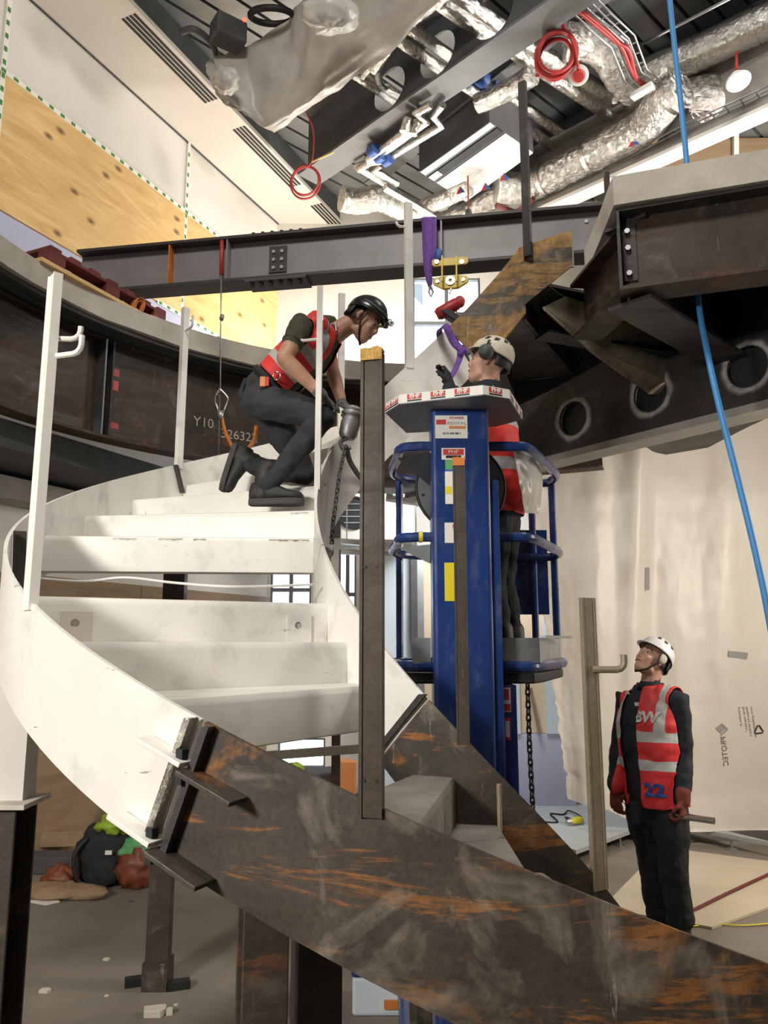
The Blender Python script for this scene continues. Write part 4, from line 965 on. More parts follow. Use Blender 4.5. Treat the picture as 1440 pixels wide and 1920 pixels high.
m = MB(); m.prism([(XL, YF+.15), (XL+.06, YF), (.70, YF), (.78, YF+.15), (XR, YB-.2), (XR, YB), (XL, YB)], (0, 0, 1.66), (1, 0, 0), (0, 1, 0), (0, 0, .05)); m.build('basket_floor', 'black', lift, bevel=.01)
for (a_, b_) in (((LX+.14, YF-.012), (.72, YF-.012)), ((.725, YF+.0), (XR+.012, YB-.12)), ((LX-.14, YF-.012), (XL+.06, YF-.012))):
    m = MB(); a_, b_ = V((*a_, 1.755)), V((*b_, 1.755)); d = (b_-a_); n = V((-d.y, d.x, 0)).normalized()
    m.prism([(0, 0), (1, 0), (1, .115), (0, .115)], a_, d, (0, 0, 1), n*.006); m.build('kick_plate', 'alu', lift)
m = MB(); m.bar((.74, YF, 1.876), (XR+.01, YB-.35, 1.876), .03, .012); m.build('gate_latch', 'alu', lift)
m = MB(); m.box((.86, YB+.03, 2.26), (.22, .012, .5)); m.build('back_panel', 'lift_blue', lift)
m = MB(); m.add([(LX-.135, YF, 2.76), (XL+.0, YF+.12, 2.76), (LX-.135, YF+.02, 2.60)], [(0, 1, 2)]); m.build('gusset', 'black_soft', lift, sol=.008)
m = MB(); m.add([(LX-.135, YF, 2.31), (XL+.0, YF+.12, 2.31), (LX-.135, YF+.02, 2.22)], [(0, 1, 2)]); m.build('gusset', 'alu', lift, sol=.008)
m = MB(); m.lathe([(.027, 0), (.027, .02)], (.165, YF, 2.345), (1, 0, 0), 12); m.build('yellow_band', 'label_yellow', lift)
# stickers on the mast
def sticker(u0, v0, u1, v1, mat, par=mast, y=LY-.0125, name='sticker'):
    a_, b_ = Wy(u0, v1, y), Wy(u1, v0, y); m = MB(); m.box(((a_.x+b_.x)/2, y-.0006, (a_.z+b_.z)/2), (b_.x-a_.x, .0012, b_.z-a_.z)); return m.build(name, mat, par), a_, b_
def stick_text(s_, u, v, size, mat, y=LY-.0135, sq=1): text('printed_text', s_, size, Wy(u, v, y)+V((0, -.001, 0)), (1, 0, 0), (0, 0, 1), mat, mast, 0, sq)
sticker(816, 779, 876, 822, 'paper'); sticker(838, 791, 872, 799, 'paper', y=LY-.0138)
stick_text('POWER', 856, 784, .016, 'label_red', sq=1.2); stick_text('RENTAL', 856, 794, .020, 'print_grey', sq=1.25)
sticker(842, 799, 873, 804, 'label_orange', y=LY-.0138); sticker(818, 787, 836, 796, 'label_red', y=LY-.0138); stick_text('0113 249 0811', 847, 813, .014, 'black', sq=1.0)
sticker(828, 840, 872, 862, 'paper'); sticker(831, 842, 869, 853, 'label_red', y=LY-.0138); stick_text('PHF', 850, 847.5, .022, 'paper', LY-.0155, 1.3); sticker(836, 854, 864, 859, 'black', y=LY-.0138)
sticker(835, 862, 869, 880, 'label_green'); sticker(835, 880, 869, 890, 'label_blue', y=LY-.0128); sticker(835, 884, 850, 945, 'paper', y=LY-.013); sticker(835, 912, 847, 926, 'label_yellow', y=LY-.0142)
sticker(834, 980, 852, 1018, 'paper'); stick_text('!', 849, 988, .03, 'label_red'); sticker(834, 1055, 853, 1127, 'label_yellow')
a_ = Wy(845, 1400, LY+.139); 
def sticker2(u0, v0, u1, v1, mat, yo=0): return sticker(u0, v0, u1, v1, mat, rm, LY+.139-yo)
sticker2(938, 1289, 957, 1335, 'paper'); sticker2(941, 1292, 954, 1312, 'label_red', .0014); sticker2(940, 1320, 957, 1333, 'label_red', .0014); sticker2(945, 1345, 957, 1388, 'label_red'); sticker2(948, 1352, 955, 1382, 'paper', .0014)
# translucent bag hanging on the rail
bg_ = thing('plastic_bag', Wy(1000, 905, 3.95), 'translucent white plastic bag hanging on the lift guard rail', 'bag')
def bagf(a, b):
    L = Wy(962, 838, 3.72).lerp(Wy(984, 962, 3.9), b); Rr = Wy(1006, 850, 4.15).lerp(Wy(1024, 915, 4.2), min(1, b*1.3)).lerp(Wy(1000, 985, 4.0), max(0, b-.5)*1.4)
    p = L.lerp(Rr, a); return p+V((0, -.07*math.sin(PI*a)*math.sin(PI*min(1, b+.15))+.03*noise.noise(V((a*5, b*5, 3))), 0))
m = MB(); m.grid(bagf, 16, 20); m.build('bag_sheet', 'clear_wrap', bg_, smooth=True, fix=False)
m = MB(); m.tube([Wy(962, 838, 3.72), Wy(985, 832, 3.72), Wy(1006, 850, 4.15)], .006, 6); m.build('handle', 'clear_wrap', bg_, smooth=True)

# ---------------------------------------------------------------- people
def ring_loft(m, rings, n=20):
    """rings: (center, side_vec, front_vec) -> closed loft with domed ends"""
    full = []
    c0, s0, f0 = rings[0]; c1, s1, f1 = rings[-1]
    ax0 = (rings[0][0]-rings[1][0]).normalized(); ax1 = (rings[-1][0]-rings[-2][0]).normalized()
    r0 = min(s0.length, f0.length); r1 = min(s1.length, f1.length)
    for a in (80, 55, 28): t = R(a); full.append((c0+ax0*r0*math.sin(t)*.8, s0*math.cos(t), f0*math.cos(t)))
    full += rings
    for a in (28, 55, 80): t = R(a); full.append((c1+ax1*r1*math.sin(t)*.8, s1*math.cos(t), f1*math.cos(t)))
    vs = []
    for (c, s_, f_) in full:
        for j in range(n): t = 2*PI*j/n; vs.append(c+s_*math.cos(t)+f_*math.sin(t))
    k = len(full); fs = [(i*n+j, i*n+(j+1) % n, (i+1)*n+(j+1) % n, (i+1)*n+j) for i in range(k-1) for j in range(n)]
    fs += [tuple(range(n-1, -1, -1)), tuple((k-1)*n+j for j in range(n))]
    m.add(vs, fs)
class Body:
    def __init__(s): s.m = MB(); s.seg = []
    def limb(s, pts, reg, sub=3, ell=None):
        """pts: [(pos, radius)]"""
        P = [V(p) for p, r in pts]; Rr = [r for p, r in pts]; rings = []
        for i in range(len(P)):
            d = (P[min(i+1, len(P)-1)]-P[max(i-1, 0)]).normalized()
            sd = d.orthogonal().normalized(); fr = d.cross(sd); rings.append((P[i], sd*Rr[i], fr*Rr[i]))
        ring_loft(s.m, rings, 14)
        for i in range(len(P)-1): s.seg.append((P[i], P[i+1], Rr[i], Rr[i+1], reg))
    def torso(s, rings, reg='torso', low=2):
        ring_loft(s.m, rings, 28)
        for k_, (a, b) in enumerate(zip(rings[:-1], rings[1:])):
            rg = 'trouser' if k_ < low else reg
            ra = (a[1].length+a[2].length)/2; rb = (b[1].length+b[2].length)/2
            for q in (-.45, 0, .45): s.seg.append((a[0]+a[1]*q, b[0]+b[1]*q, ra*.85, rb*.85, rg))
    def ell(s, c, r, M, reg):
        s.m.sphere(c, r, 18, 12, M); s.seg.append((V(c), V(c)+V((0, 0, 1e-4)), sum(r)/3, sum(r)/3, reg))
    def region(s, p):
        best = None; bd = 1e9
        for (a, b, ra, rb, reg) in s.seg:
            ab = b-a; t = max(0, min(1, (p-a).dot(ab)/max(ab.length_squared, 1e-9))); d = (p-(a+ab*t)).length-(ra+(rb-ra)*t)
            if d < bd: bd = d; best = reg
        return best
def fold(p, amp, sc=9): return amp*noise.noise(p*sc)+amp*.5*noise.noise(p*sc*2.3)
def make_body(root, B, pal, voxel=.0068, cloth=('shirt', 'torso', 'trouser', 'sleeve')):
    me = B.m.mesh('body'); o = bpy.data.objects.new('body_source', me); COL.objects.link(o)
    q = o.modifiers.new('r', 'REMESH'); q.mode = 'VOXEL'; q.voxel_size = voxel
    q = o.modifiers.new('s', 'SMOOTH'); q.factor = .5; q.iterations = 4
    dg = bpy.context.evaluated_depsgraph_get(); me2 = bpy.data.meshes.new_from_object(o.evaluated_get(dg)); bpy.data.objects.remove(o)
    regs = sorted(set(x[4] for x in B.seg)); names = [pal[r_] for r_ in regs]; uniq = sorted(set(names)); nv = len(me2.vertices)
    co = np.empty(nv*3, dtype=np.float32); me2.vertices.foreach_get('co', co); co = co.reshape(-1, 3)
    nr = np.empty(nv*3, dtype=np.float32); me2.vertex_normals.foreach_get('vector', nr); nr = nr.reshape(-1, 3)
    best = np.full(nv, 1e9); who = np.zeros(nv, dtype=int)
    for (a, b, ra, rb, reg) in B.seg:
        A_ = np.array(a); AB = np.array(b)-A_; t = np.clip(((co-A_)@AB)/max(float(AB@AB), 1e-9), 0, 1)
        d = np.linalg.norm(co-(A_+t[:, None]*AB), axis=1)-(ra+(rb-ra)*t); k = d < best; best[k] = d[k]; who[k] = regs.index(reg)
    vreg = [regs[i] for i in who]
    amp = np.zeros(nv)
    for i in range(nv):
        if vreg[i] in cloth: p = V(co[i]); amp[i] = fold(p, .013 if vreg[i] == 'trouser' else .011, 9)
    co = co+nr*amp[:, None]; me2.vertices.foreach_set('co', co.astype(np.float32).ravel()); me2.update()
    me2.materials.clear()
    for p in me2.polygons: p.material_index = uniq.index(pal[vreg[p.vertices[0]]])
    ob = obj('body', me2, uniq, root, True); return ob, vreg
def garment(root, body, vreg, name, cond, mat, band, off=.012, sol=.004, regs=('torso',)):
    """clothing lifted off the body; band(c) > 0 where the reflective tape runs"""
    me = body.data; vid = {}; vs = []; fs = []; src = []
    for p in me.polygons:
        if all(vreg[i] in regs for i in p.vertices) and cond(p.center, p.normal):
            f_ = []
            for i in p.vertices:
                if i not in vid: vid[i] = len(vs); v = me.vertices[i]; vs.append(v.co+v.normal*(off+.004*noise.noise(v.co*7))); src.append(v.co.copy())
                f_.append(vid[i])
            fs.append(f_)
    m2 = bpy.data.meshes.new(name); m2.from_pydata([tuple(v) for v in vs], [], fs)
    at = m2.attributes.new('band', 'FLOAT', 'POINT')
    for i, c in enumerate(src): at.data[i].value = band(c)
    bm = bmesh.new(); bm.from_mesh(m2)
    for it in range(10):    # straighten the cut edges
        new = {}
        for v in bm.verts:
            nb = [e.other_vert(v) for e in v.link_edges if e.is_boundary]
            if len(nb) == 2: new[v] = v.co*.4+(nb[0].co+nb[1].co)*.3
        for v, c in new.items(): v.co = c
    bm.to_mesh(m2); bm.free()
    return obj(name, m2, mat, root, True, sol=sol)
def m_vest(name, col, band=(.46, .46, .45)):
    m, nt, bs = nmat(name); at = N(nt, 'ShaderNodeAttribute', _attribute_name='band'); gt = N(nt, 'ShaderNodeMath', _operation='GREATER_THAN'); nt.links.new(at.outputs['Fac'], gt.inputs[0]); gt.inputs[1].default_value = 0
    co = texco(nt); c = mix(nt, ramp(nt, noi(nt, co, 8, 4), [(.3, 0), (.7, 1)]), tuple(x*.85 for x in col), tuple(min(1, x*1.1) for x in col))
    nt.links.new(mix(nt, gt.outputs[0], c, band), bs.inputs['Base Color']); bs.inputs['Roughness'].default_value = .6; bump(nt, bs, noi(nt, co, 26, 4), .15)
m_vest('vest_red', (.66, .035, .04)); m_vest('vest_bright', (.78, .045, .04))
def frame(F, U):
    F = V(F).normalized(); U = V(U); U = (U-F*U.dot(F)).normalized(); S = F.cross(U); return F, U, S
def head(B, c, F, U, s_=1.0, reg='skin', regear='skin'):
    F, U, S = frame(F, U); M = Matrix((S, F, U)).transposed(); c = V(c); P = lambda a, b, d: c+S*a*s_+F*b*s_+U*d*s_
    B.ell(P(0, -.008, .035), (.074*s_, .094*s_, .092*s_), M, reg)
    B.limb([(P(0, .03, -.01), .062*s_), (P(0, .045, -.055), .052*s_), (P(0, .062, -.092), .034*s_)], reg)
    B.limb([(P(-.035, .01, -.07), .03*s_), (P(0, .066, -.1), .026*s_)], reg); B.limb([(P(.035, .01, -.07), .03*s_), (P(0, .066, -.1), .026*s_)], reg)
    B.limb([(P(0, .086, .018), .010*s_), (P(0, .106, -.022), .014*s_), (P(0, .096, -.03), .017*s_)], reg)
    B.limb([(P(-.04, .072, .028), .014*s_), (P(0, .084, .03), .014*s_), (P(.04, .072, .028), .014*s_)], reg)
    B.limb([(P(-.016, .088, -.062), .010*s_), (P(.016, .088, -.062), .010*s_)], reg)
    for k in (-1, 1):
        B.limb([(P(k*.076, -.008, .02), .013*s_), (P(k*.082, -.016, .0), .015*s_), (P(k*.076, -.004, -.025), .011*s_)], regear)
        B.limb([(P(k*.036, .066, -.02), .022*s_), (P(k*.02, .07, -.05), .022*s_)], reg)
    return P, M
def face(root, P, M, s_=1.0, hair='black', brow=True):
    for k in (-1, 1):
        m = MB(); m.sphere(P(k*.032, .076, .008), (.012*s_, .008*s_, .006*s_), 10, 8, M); m.build('eye', 'stone_white', root, smooth=True)
        m = MB(); m.sphere(P(k*.032, .083, .008), (.0055*s_, .004*s_, .0055*s_), 8, 6, M); m.build('iris', 'black', root, smooth=True)
        if brow:
            m = MB(); m.tube([P(k*.05, .074, .028), P(k*.034, .086, .034), P(k*.016, .092, .03)], .0045, 6); m.build('eyebrow', hair, root, smooth=True)
    m = MB(); m.tube([P(-.024, .088, -.064), P(-.01, .098, -.061), P(0, .1, -.062), P(.01, .098, -.061), P(.024, .088, -.064)], .0045, 6); m.build('mouth', 'lip', root, smooth=True)
def helmet(root, P, M, mat, s_=1.0, vents='black', brim=.03, lamp=False, muff=False, strap=True, name='helmet'):
    def hp(t, p, k=1.0):
        # t polar from top, p azimuth (0 = front)
        x = .098*math.sin(t)*math.sin(p)*k; y = (.122 if math.cos(p) > 0 else .125)*math.sin(t)*math.cos(p)*k; z = .112*math.cos(t)*k
        return P(x, y-.008, .048+z)
    m = MB(); nu, nv = 40, 14
    def fn(a, b):
        p = 2*PI*a; lim = R(88)+R(14)*max(0, -math.cos(p))-R(4)*max(0, math.cos(p)); return hp(.02+lim*b, p)
    m.grid(fn, nu, nv); h = m.build(name, mat, root, smooth=True, sol=.006)
    m = MB()
    def fb(a, b):
        p = R(-62)+R(124)*a; q = hp(R(84), p); e = brim*math.cos((a-.5)*PI)**.7 if 0 < a < 1 else 0; d = M@V((math.sin(p), math.cos(p), -.25)).normalized(); return q+d*e*b
    m.grid(fb, 16, 3); m.build('peak', mat, h, smooth=True, sol=.005)
    m = MB(); m.tube([fn(a/40, 1.0) for a in range(40)], .005, 6, closed=True); m.build('rim', vents if mat != 'helmet_black' else 'helmet_black', h, smooth=True)
    for k in (-1, 1):
        for i, (t, p) in enumerate(((48, 30), (52, 62), (54, 95), (52, 128), (50, 155))):
            c = hp(R(t), R(p)*k, 1.02); c2 = hp(R(t), R(p+15)*k, 1.02); u = hp(R(t-11), R(p+7)*k, 1.02); d = (c2-c); e = (u-c); e = e-d*e.dot(d)/d.length_squared
            mm = MB(); n = d.cross(e).normalized(); mm.prism([(0, -.3), (.95, -.2), (1.2, .9), (.2, 1.2)], c-n*.001, d, e, n*.003); mm.build('vent', vents, h)
    if strap:
        for k in (-1, 1):
            m = MB(); m.tube([P(k*.086, .03, .03), P(k*.078, .02, -.03), P(k*.05, .045, -.09), P(0, .07, -.133)], .006, 6); m.build('chin_strap', 'black', h, smooth=True)
    m = MB(); m.grid(lambda a, b: P(.094*math.sin(R(115)+R(130)*a), -.008+.118*math.cos(R(115)+R(130)*a), .04-.065*b), 14, 3); m.build('nape_cradle', 'black', h, smooth=True, sol=.006)
    if lamp:
        m = MB(); c = P(0, .13, .075); ax = M@V((0, 1, -.1)); m.lathe([(0, .03), (.014, .03), (.018, .024), (.018, 0), (.012, -.01)], c, ax, 14); lm = m.build('head_lamp', 'chrome', h, smooth='auto')
        m = MB(); m.tube([hp(R(72), R(a), 1.03) for a in range(-100, 101, 20)], .008, 6); m.build('lamp_strap', 'dark_grey', h, smooth=True)
        m = MB(); m.box(P(.03, .12, .02), (.03, .01, .012), M); m.build('brim_badge', 'hivis_yellow', h)
    if muff:
        for k in (-1, 1):
            m = MB(); ax = M@V((k, 0, .1)); c = P(k*.098, -.0, .03); m.lathe([(0, .048), (.026, .044), (.04, .028), (.043, .0), (.036, -.01), (0, -.01)], c, ax, 18); e = m.build('ear_defender', 'dark_grey', h, smooth=True)
            m = MB(); m.tube([P(k*.12, 0, .06), P(k*.118, 0, .09), P(k*.1, 0, .10)], .006, 6); m.build('defender_arm', 'black', h, smooth=True)
    return h
def hand(B, w_, d, palm, thumb_side, reg, s_=1.0, curl=1.0, spread=0.02):
    """w_: wrist, d: direction along hand, palm: palm normal (towards which fingers curl)"""
    w_, d, pn = V(w_), V(d).normalized(), V(palm); pn = (pn-d*pn.dot(d)).normalized(); sd = d.cross(pn)*thumb_side
    P = lambda a, b, c: w_+d*a*s_+sd*b*s_+pn*c*s_
    ring_loft(B.m, [(P(0, 0, 0), sd*.026*s_, pn*.021*s_), (P(.04, 0, 0), sd*.038*s_, pn*.018*s_), (P(.085, -.002, .004), sd*.041*s_, pn*.016*s_)], 14)
    B.seg.append((P(0, 0, 0), P(.085, 0, 0), .026, .03, reg))
    for i, (b, L) in enumerate(((.031, .072), (.010, .08), (-.012, .074), (-.032, .058))):
        a0 = P(.085, b, .002); c1, c2, c3 = 35*curl, 85*curl, 125*curl; pts = [(a0, .0105*s_)]; p = a0; l3 = (L*.45, L*.32, L*.26)
        for l_, an in zip(l3, (c1, c2, c3)):
            t = R(an); p = p+(d*math.cos(t)+pn*math.sin(t)+sd*spread*(1.5-i)*.3)*l_*s_; pts.append((p, .0095*s_))
        B.limb(pts, reg)
    B.limb([(P(.02, .03, .004), .014*s_), (P(.05, .052, .018), .0125*s_), (P(.075, .05, .04), .0105*s_), (P(.09, .036, .055), .0095*s_)], reg)
def boot(root, ankle, toe, up, L=.29, mat='boot', sole='boot_sole', name='boot', shaft=.16):
    """work boot: ankle joint point, toe point on sole plane direction"""
    A = V(ankle); d = (V(toe)-A); U = V(up).normalized(); d = (d-U*d.dot(U)).normalized(); S = d.cross(U)
    base = A-U*.095; rings = []
    prof = [(-.092, .022, .07, 0), (-.08, .036, .105, 0), (-.03, .043, .115, 0), (.03, .045, .108, 0), (.07, .048, .088, 0), (.115, .052, .068, 0), (.16, .05, .06, 0), (.188, .04, .05, 0), (.202, .02, .034, 0)]
    m = MB(); n = 16; vs = []
    for (a, w_, h, _) in prof:
        c = base+d*a+U*(.022+h*.5)
        for j in range(n):
            t = 2*PI*j/n; x, z = math.cos(t), math.sin(t); vs.append(c+S*w_*x+U*(h*.5*z))
    fs = [(i*n+j, i*n+(j+1) % n, (i+1)*n+(j+1) % n, (i+1)*n+j) for i in range(len(prof)-1) for j in range(n)]+[tuple(range(n)), tuple((len(prof)-1)*n+j for j in range(n))]
    m.add(vs, fs); ring_loft(m, [(A+U*-.04-d*.02, S*.046, d*.062), (A+U*.03-d*.012, S*.047, d*.056), (A+U*(shaft-.05), S*.058, d*.064)], 16)
    b = m.build(name, mat, root, smooth=True)
    m = MB(); out = []
    for (a, w_) in ((-.095, .02), (-.085, .036), (-.03, .041), (.05, .05), (.12, .055), (.17, .05), (.205, .03)): out.append((a, w_))
    poly = [(a, w_) for a, w_ in out]+[(a, -w_) for a, w_ in reversed(out)]
    m.prism(poly, base, d, S, U*.034); m.build('sole', sole, b, bevel=.006)
    m = MB(); pts = []
    for i in range(6): pts += [A+d*(.05+.012*i)+U*(.02-.014*i)+S*(.022*(-1)**i)]
    m.tube(smoothpath(pts, 3), .0035, 5); m.build('lace', 'black', b, smooth=True); return b
flat('lip', (.30, .11, .09), .5); flat('boot', (.022, .021, .02), .6, var=.4, scale=14, bmp=.2); flat('boot_sole', (.05, .047, .043), .8, var=.3)
flat('trouser_black', (.014, .014, .015), .9, var=.3, scale=12, bmp=.4); flat('trouser_grey', (.030, .030, .032), .9, var=.35, scale=10, bmp=.4)
flat('navy', (.010, .013, .022), .85, var=.3, scale=16, bmp=.3); flat('green_shirt', (.050, .052, .030), .9, var=.2, scale=16)
flat('reflective', (.46, .46, .45), .35, .3, .1, 10)
flat('glove_grey', (.13, .13, .13), .9, var=.3, scale=25, bmp=.3); flat('glove_red', (.17, .035, .022), .85, var=.25, scale=25, bmp=.3); flat('glove_black', (.02, .021, .024), .9, var=.3, scale=25)
flat('helmet_black', (.012, .012, .013), .3, var=.3); flat('helmet_white', (.74, .74, .75), .35, var=.05); flat('helmet_dirty', (.60, .55, .44), .55, var=.2, scale=20)
flat('hair_dark', (.035, .025, .02), .8, var=.3, scale=40)
def torso_axes(pel, neck, F):
    pel, neck = V(pel), V(neck); A = (neck-pel).normalized(); F = V(F); F = (F-A*F.dot(A)).normalized(); S = F.cross(A); return A, F, S
def std_torso(B, pel, neck, F, w_=1.0, bend=0.0):
    A, F, S = torso_axes(pel, neck, F); L = (V(neck)-V(pel)).length; r = []
    for (h, sw, fd, fo) in ((-.06, .155, .115, 0), (.05, .166, .125, 0), (.15, .166, .125, .002), (.28, .158, .118, .006), (.50, .170, .122, .012), (.70, .182, .125, .012), (.85, .165, .105, .004), (.95, .105, .08, -.004)):
        r.append((V(pel)+A*(h*L)+F*(fo+bend*math.sin(PI*max(0, h))), S*sw*w_, F*fd*w_))
    B.torso(r); return A, F, S, L
def vest_tools(pel, neck, A, F, S, L):
    def loc(c): q = c-V(pel); return q.dot(A)/L, q.dot(S), q.dot(F)
    return loc
def put_text(root, base_obj, s_, size, o, ex, ey, mat, off=.008, squeeze=1, bold=0):
    ex, ey = V(ex).normalized(), V(ey).normalized(); ez = ex.cross(ey); me = text_mesh(s_, size, .0002, 'CENTER', bold)
    b = bmesh.new(); b.from_mesh(me); bmesh.ops.subdivide_edges(b, edges=[e for e in b.edges if e.calc_length() > .02], cuts=3); b.to_mesh(me); b.free()
    bv = BVHTree.FromPolygons([v.co.copy() for v in base_obj.data.vertices], [tuple(p.vertices) for p in base_obj.data.polygons])
    for q in me.vertices:
        p = V(o)+ex*q.co.x*squeeze+ey*q.co.y; hit = bv.ray_cast(p+ez*.4, -ez)
        q.co = p+ez*((hit[0]-p).dot(ez) if hit[0] else 0)+ez*off
    return obj('vest_lettering', me, mat, base_obj)

# ---- man kneeling on the white stair
def person_kneeling():
    root = thing('person', Wy(515, 945, 4.15), 'man in black helmet, red vest and dark trousers kneeling on the white stair', 'person')
    B = Body(); pel, neck = Wy(490, 745, 4.25), Wy(622, 628, 4.20)
    A, F, S, L = std_torso(B, pel, neck, (.55, -.1, -.85), .98, -.03)
    rh, lh = Wy(482, 752, 4.15), Wy(492, 750, 4.37)
    rk, ra = Wy(608, 782, 4.03), Wy(500, 914, 4.09); lk, la = Wy(574, 890, 4.42), Wy(468, 872, 4.44)
    B.limb([(rh, .105), (rh.lerp(rk, .5)+V((0, 0, .01)), .092), (rk, .066)], 'trouser'); B.limb([(rk, .066), (rk.lerp(ra, .35), .068), (rk.lerp(ra, .8), .055), (ra, .058)], 'trouser')
    B.limb([(lh, .105), (lh.lerp(lk, .5), .09), (lk, .064)], 'trouser'); B.limb([(lk, .064), (lk.lerp(la, .4), .066), (la, .056)], 'trouser')
    rs, re, rw = Wy(568, 606, 4.03), Wy(533, 672, 3.93), Wy(600, 738, 3.98)
    ls, le, lw = Wy(606, 602, 4.36), Wy(622, 690, 4.42), Wy(640, 752, 4.28)
    B.limb([(Wy(590, 612, 4.1), .075), (rs, .068), (rs.lerp(re, .55), .057)], 'sleeve'); B.limb([(rs.lerp(re, .5), .050), (rs.lerp(re, .8), .046), (re, .045)], 'skin')
    B.limb([(re, .045), (re.lerp(rw, .3), .045), (re.lerp(rw, .75), .034), (rw, .03)], 'skin')
    B.limb([(Wy(612, 612, 4.3), .075), (ls, .066), (ls.lerp(le, .55), .056)], 'sleeve'); B.limb([(ls.lerp(le, .5), .049), (le, .043), (le.lerp(lw, .4), .043), (lw, .03)], 'skin')
    hand(B, rw, Wy(632, 766, 4.05)-rw, (.3, .5, -.8), 1, 'glove', 1.0, .75); hand(B, lw, Wy(662, 772, 4.2)-lw, (0, -.3, -1), -1, 'glove', 1.0, .8)
    B.limb([(rw-(rw-re).normalized()*.02, .036), (rw+(rw-re).normalized()*.02, .033)], 'glove')
    B.limb([(neck-A*.04, .066), (Wy(648, 612, 4.2), .058), (Wy(664, 604, 4.2), .055)], 'skin')
    hc = Wy(682, 603, 4.19); P, M = head(B, hc, (.80, -.22, -.58), (.55, 0, .83), .98)
    body, vr = make_body(root, B, dict(torso='green_shirt', sleeve='green_shirt', trouser='trouser_grey', skin='skin', glove='glove_grey'))
    loc = vest_tools(pel, neck, A, F, S, L)
    def cond(c, n): h, a, f_ = loc(c); return .22 < h < 1.02 and not (f_ > .03 and abs(a) < .05) and abs(a) < .185
    def mi(c):
        h, a, f_ = loc(c); return max((.055-abs(h-.66))*L, (.045-abs(h-.40))*L, min(.022-abs(abs(a)-.115), (h-.66)*L, f_+.02))
    garment(root, body, vr, 'vest', cond, 'vest_bright', mi, .014, .004, ('torso', 'sleeve'))
    for p0_, p1_ in ((rs, re), (ls, le)):
        c_ = p0_.lerp(p1_, .56); d_ = (p1_-p0_).normalized(); m = MB(); e1_ = d_.orthogonal().normalized(); m.tube(arcpts(c_, .057, e1_, d_.cross(e1_), 0, 2*PI*19/20, 19), .0045, 6, closed=True); m.build('sleeve_hem', 'green_shirt', root, smooth=True)
    # harness belt with pouch and buckle
    m = MB(); m.tube([V(pel)+A*(.17*L)+S*.172*math.cos(t)+F*.13*math.sin(t) for t in [2*PI*i/24 for i in range(24)]], .022, 6, closed=True); belt = m.build('harness_belt', 'black_soft', root, smooth=True)
    for c, mt, sz in ((Wy(493, 716, 4.05), 'label_orange', (.03, .02, .055)), (Wy(501, 716, 4.05), 'label_red', (.02, .02, .05))):
        m = MB(); m.box(c, sz); m.build('pouch', mt, belt)
    m = MB(); m.tube(arcpts(Wy(519, 705, 4.05), .022, (.9, 0, .4), (.3, .2, -.9), 0, 2*PI*15/16, 15), .004, 6, closed=True); m.build('ring', 'chrome', belt, smooth=True)
    for k in (-1, 1):
        m = MB(); m.tube(smoothpath([V(pel)+S*.09*k-F*.10, V(pel)+S*.165*k-A*.08, V(pel)+S*.10*k+F*.1-A*.05]), .016, 6); m.build('leg_strap', 'black_soft', belt, smooth=True)
    face(root, P, M, .98, 'hair_dark'); helmet(root, P, M, 'helmet_black', .98, 'black', .028, True)
    m = MB(); m.grid(lambda a, b: P(.078*math.sin(R(80)+R(200)*a), -.012+.095*math.cos(R(80)+R(200)*a), .05-.085*b), 14, 3); m.build('hair', 'hair_dark', root, smooth=True, sol=.003)
    boot(root, ra+V((0, 0, -.005)), ra+V((.3, -.02, -.02)), (0, 0, 1)); d = (la-Wy(420, 905, 4.46))
    boot(root, la+V((-.03, 0, .02)), la+V((-.06, 0, -.3)), (.96, 0, -.25), shaft=.12)
    m = MB(); m.tube(smoothpath([Wy(628, 603, 4.12), Wy(631, 622, 4.10), Wy(637, 632, 4.12)]), .003, 5); m.build('neck_chain', 'chrome', root, smooth=True)
    return root
person_kneeling()
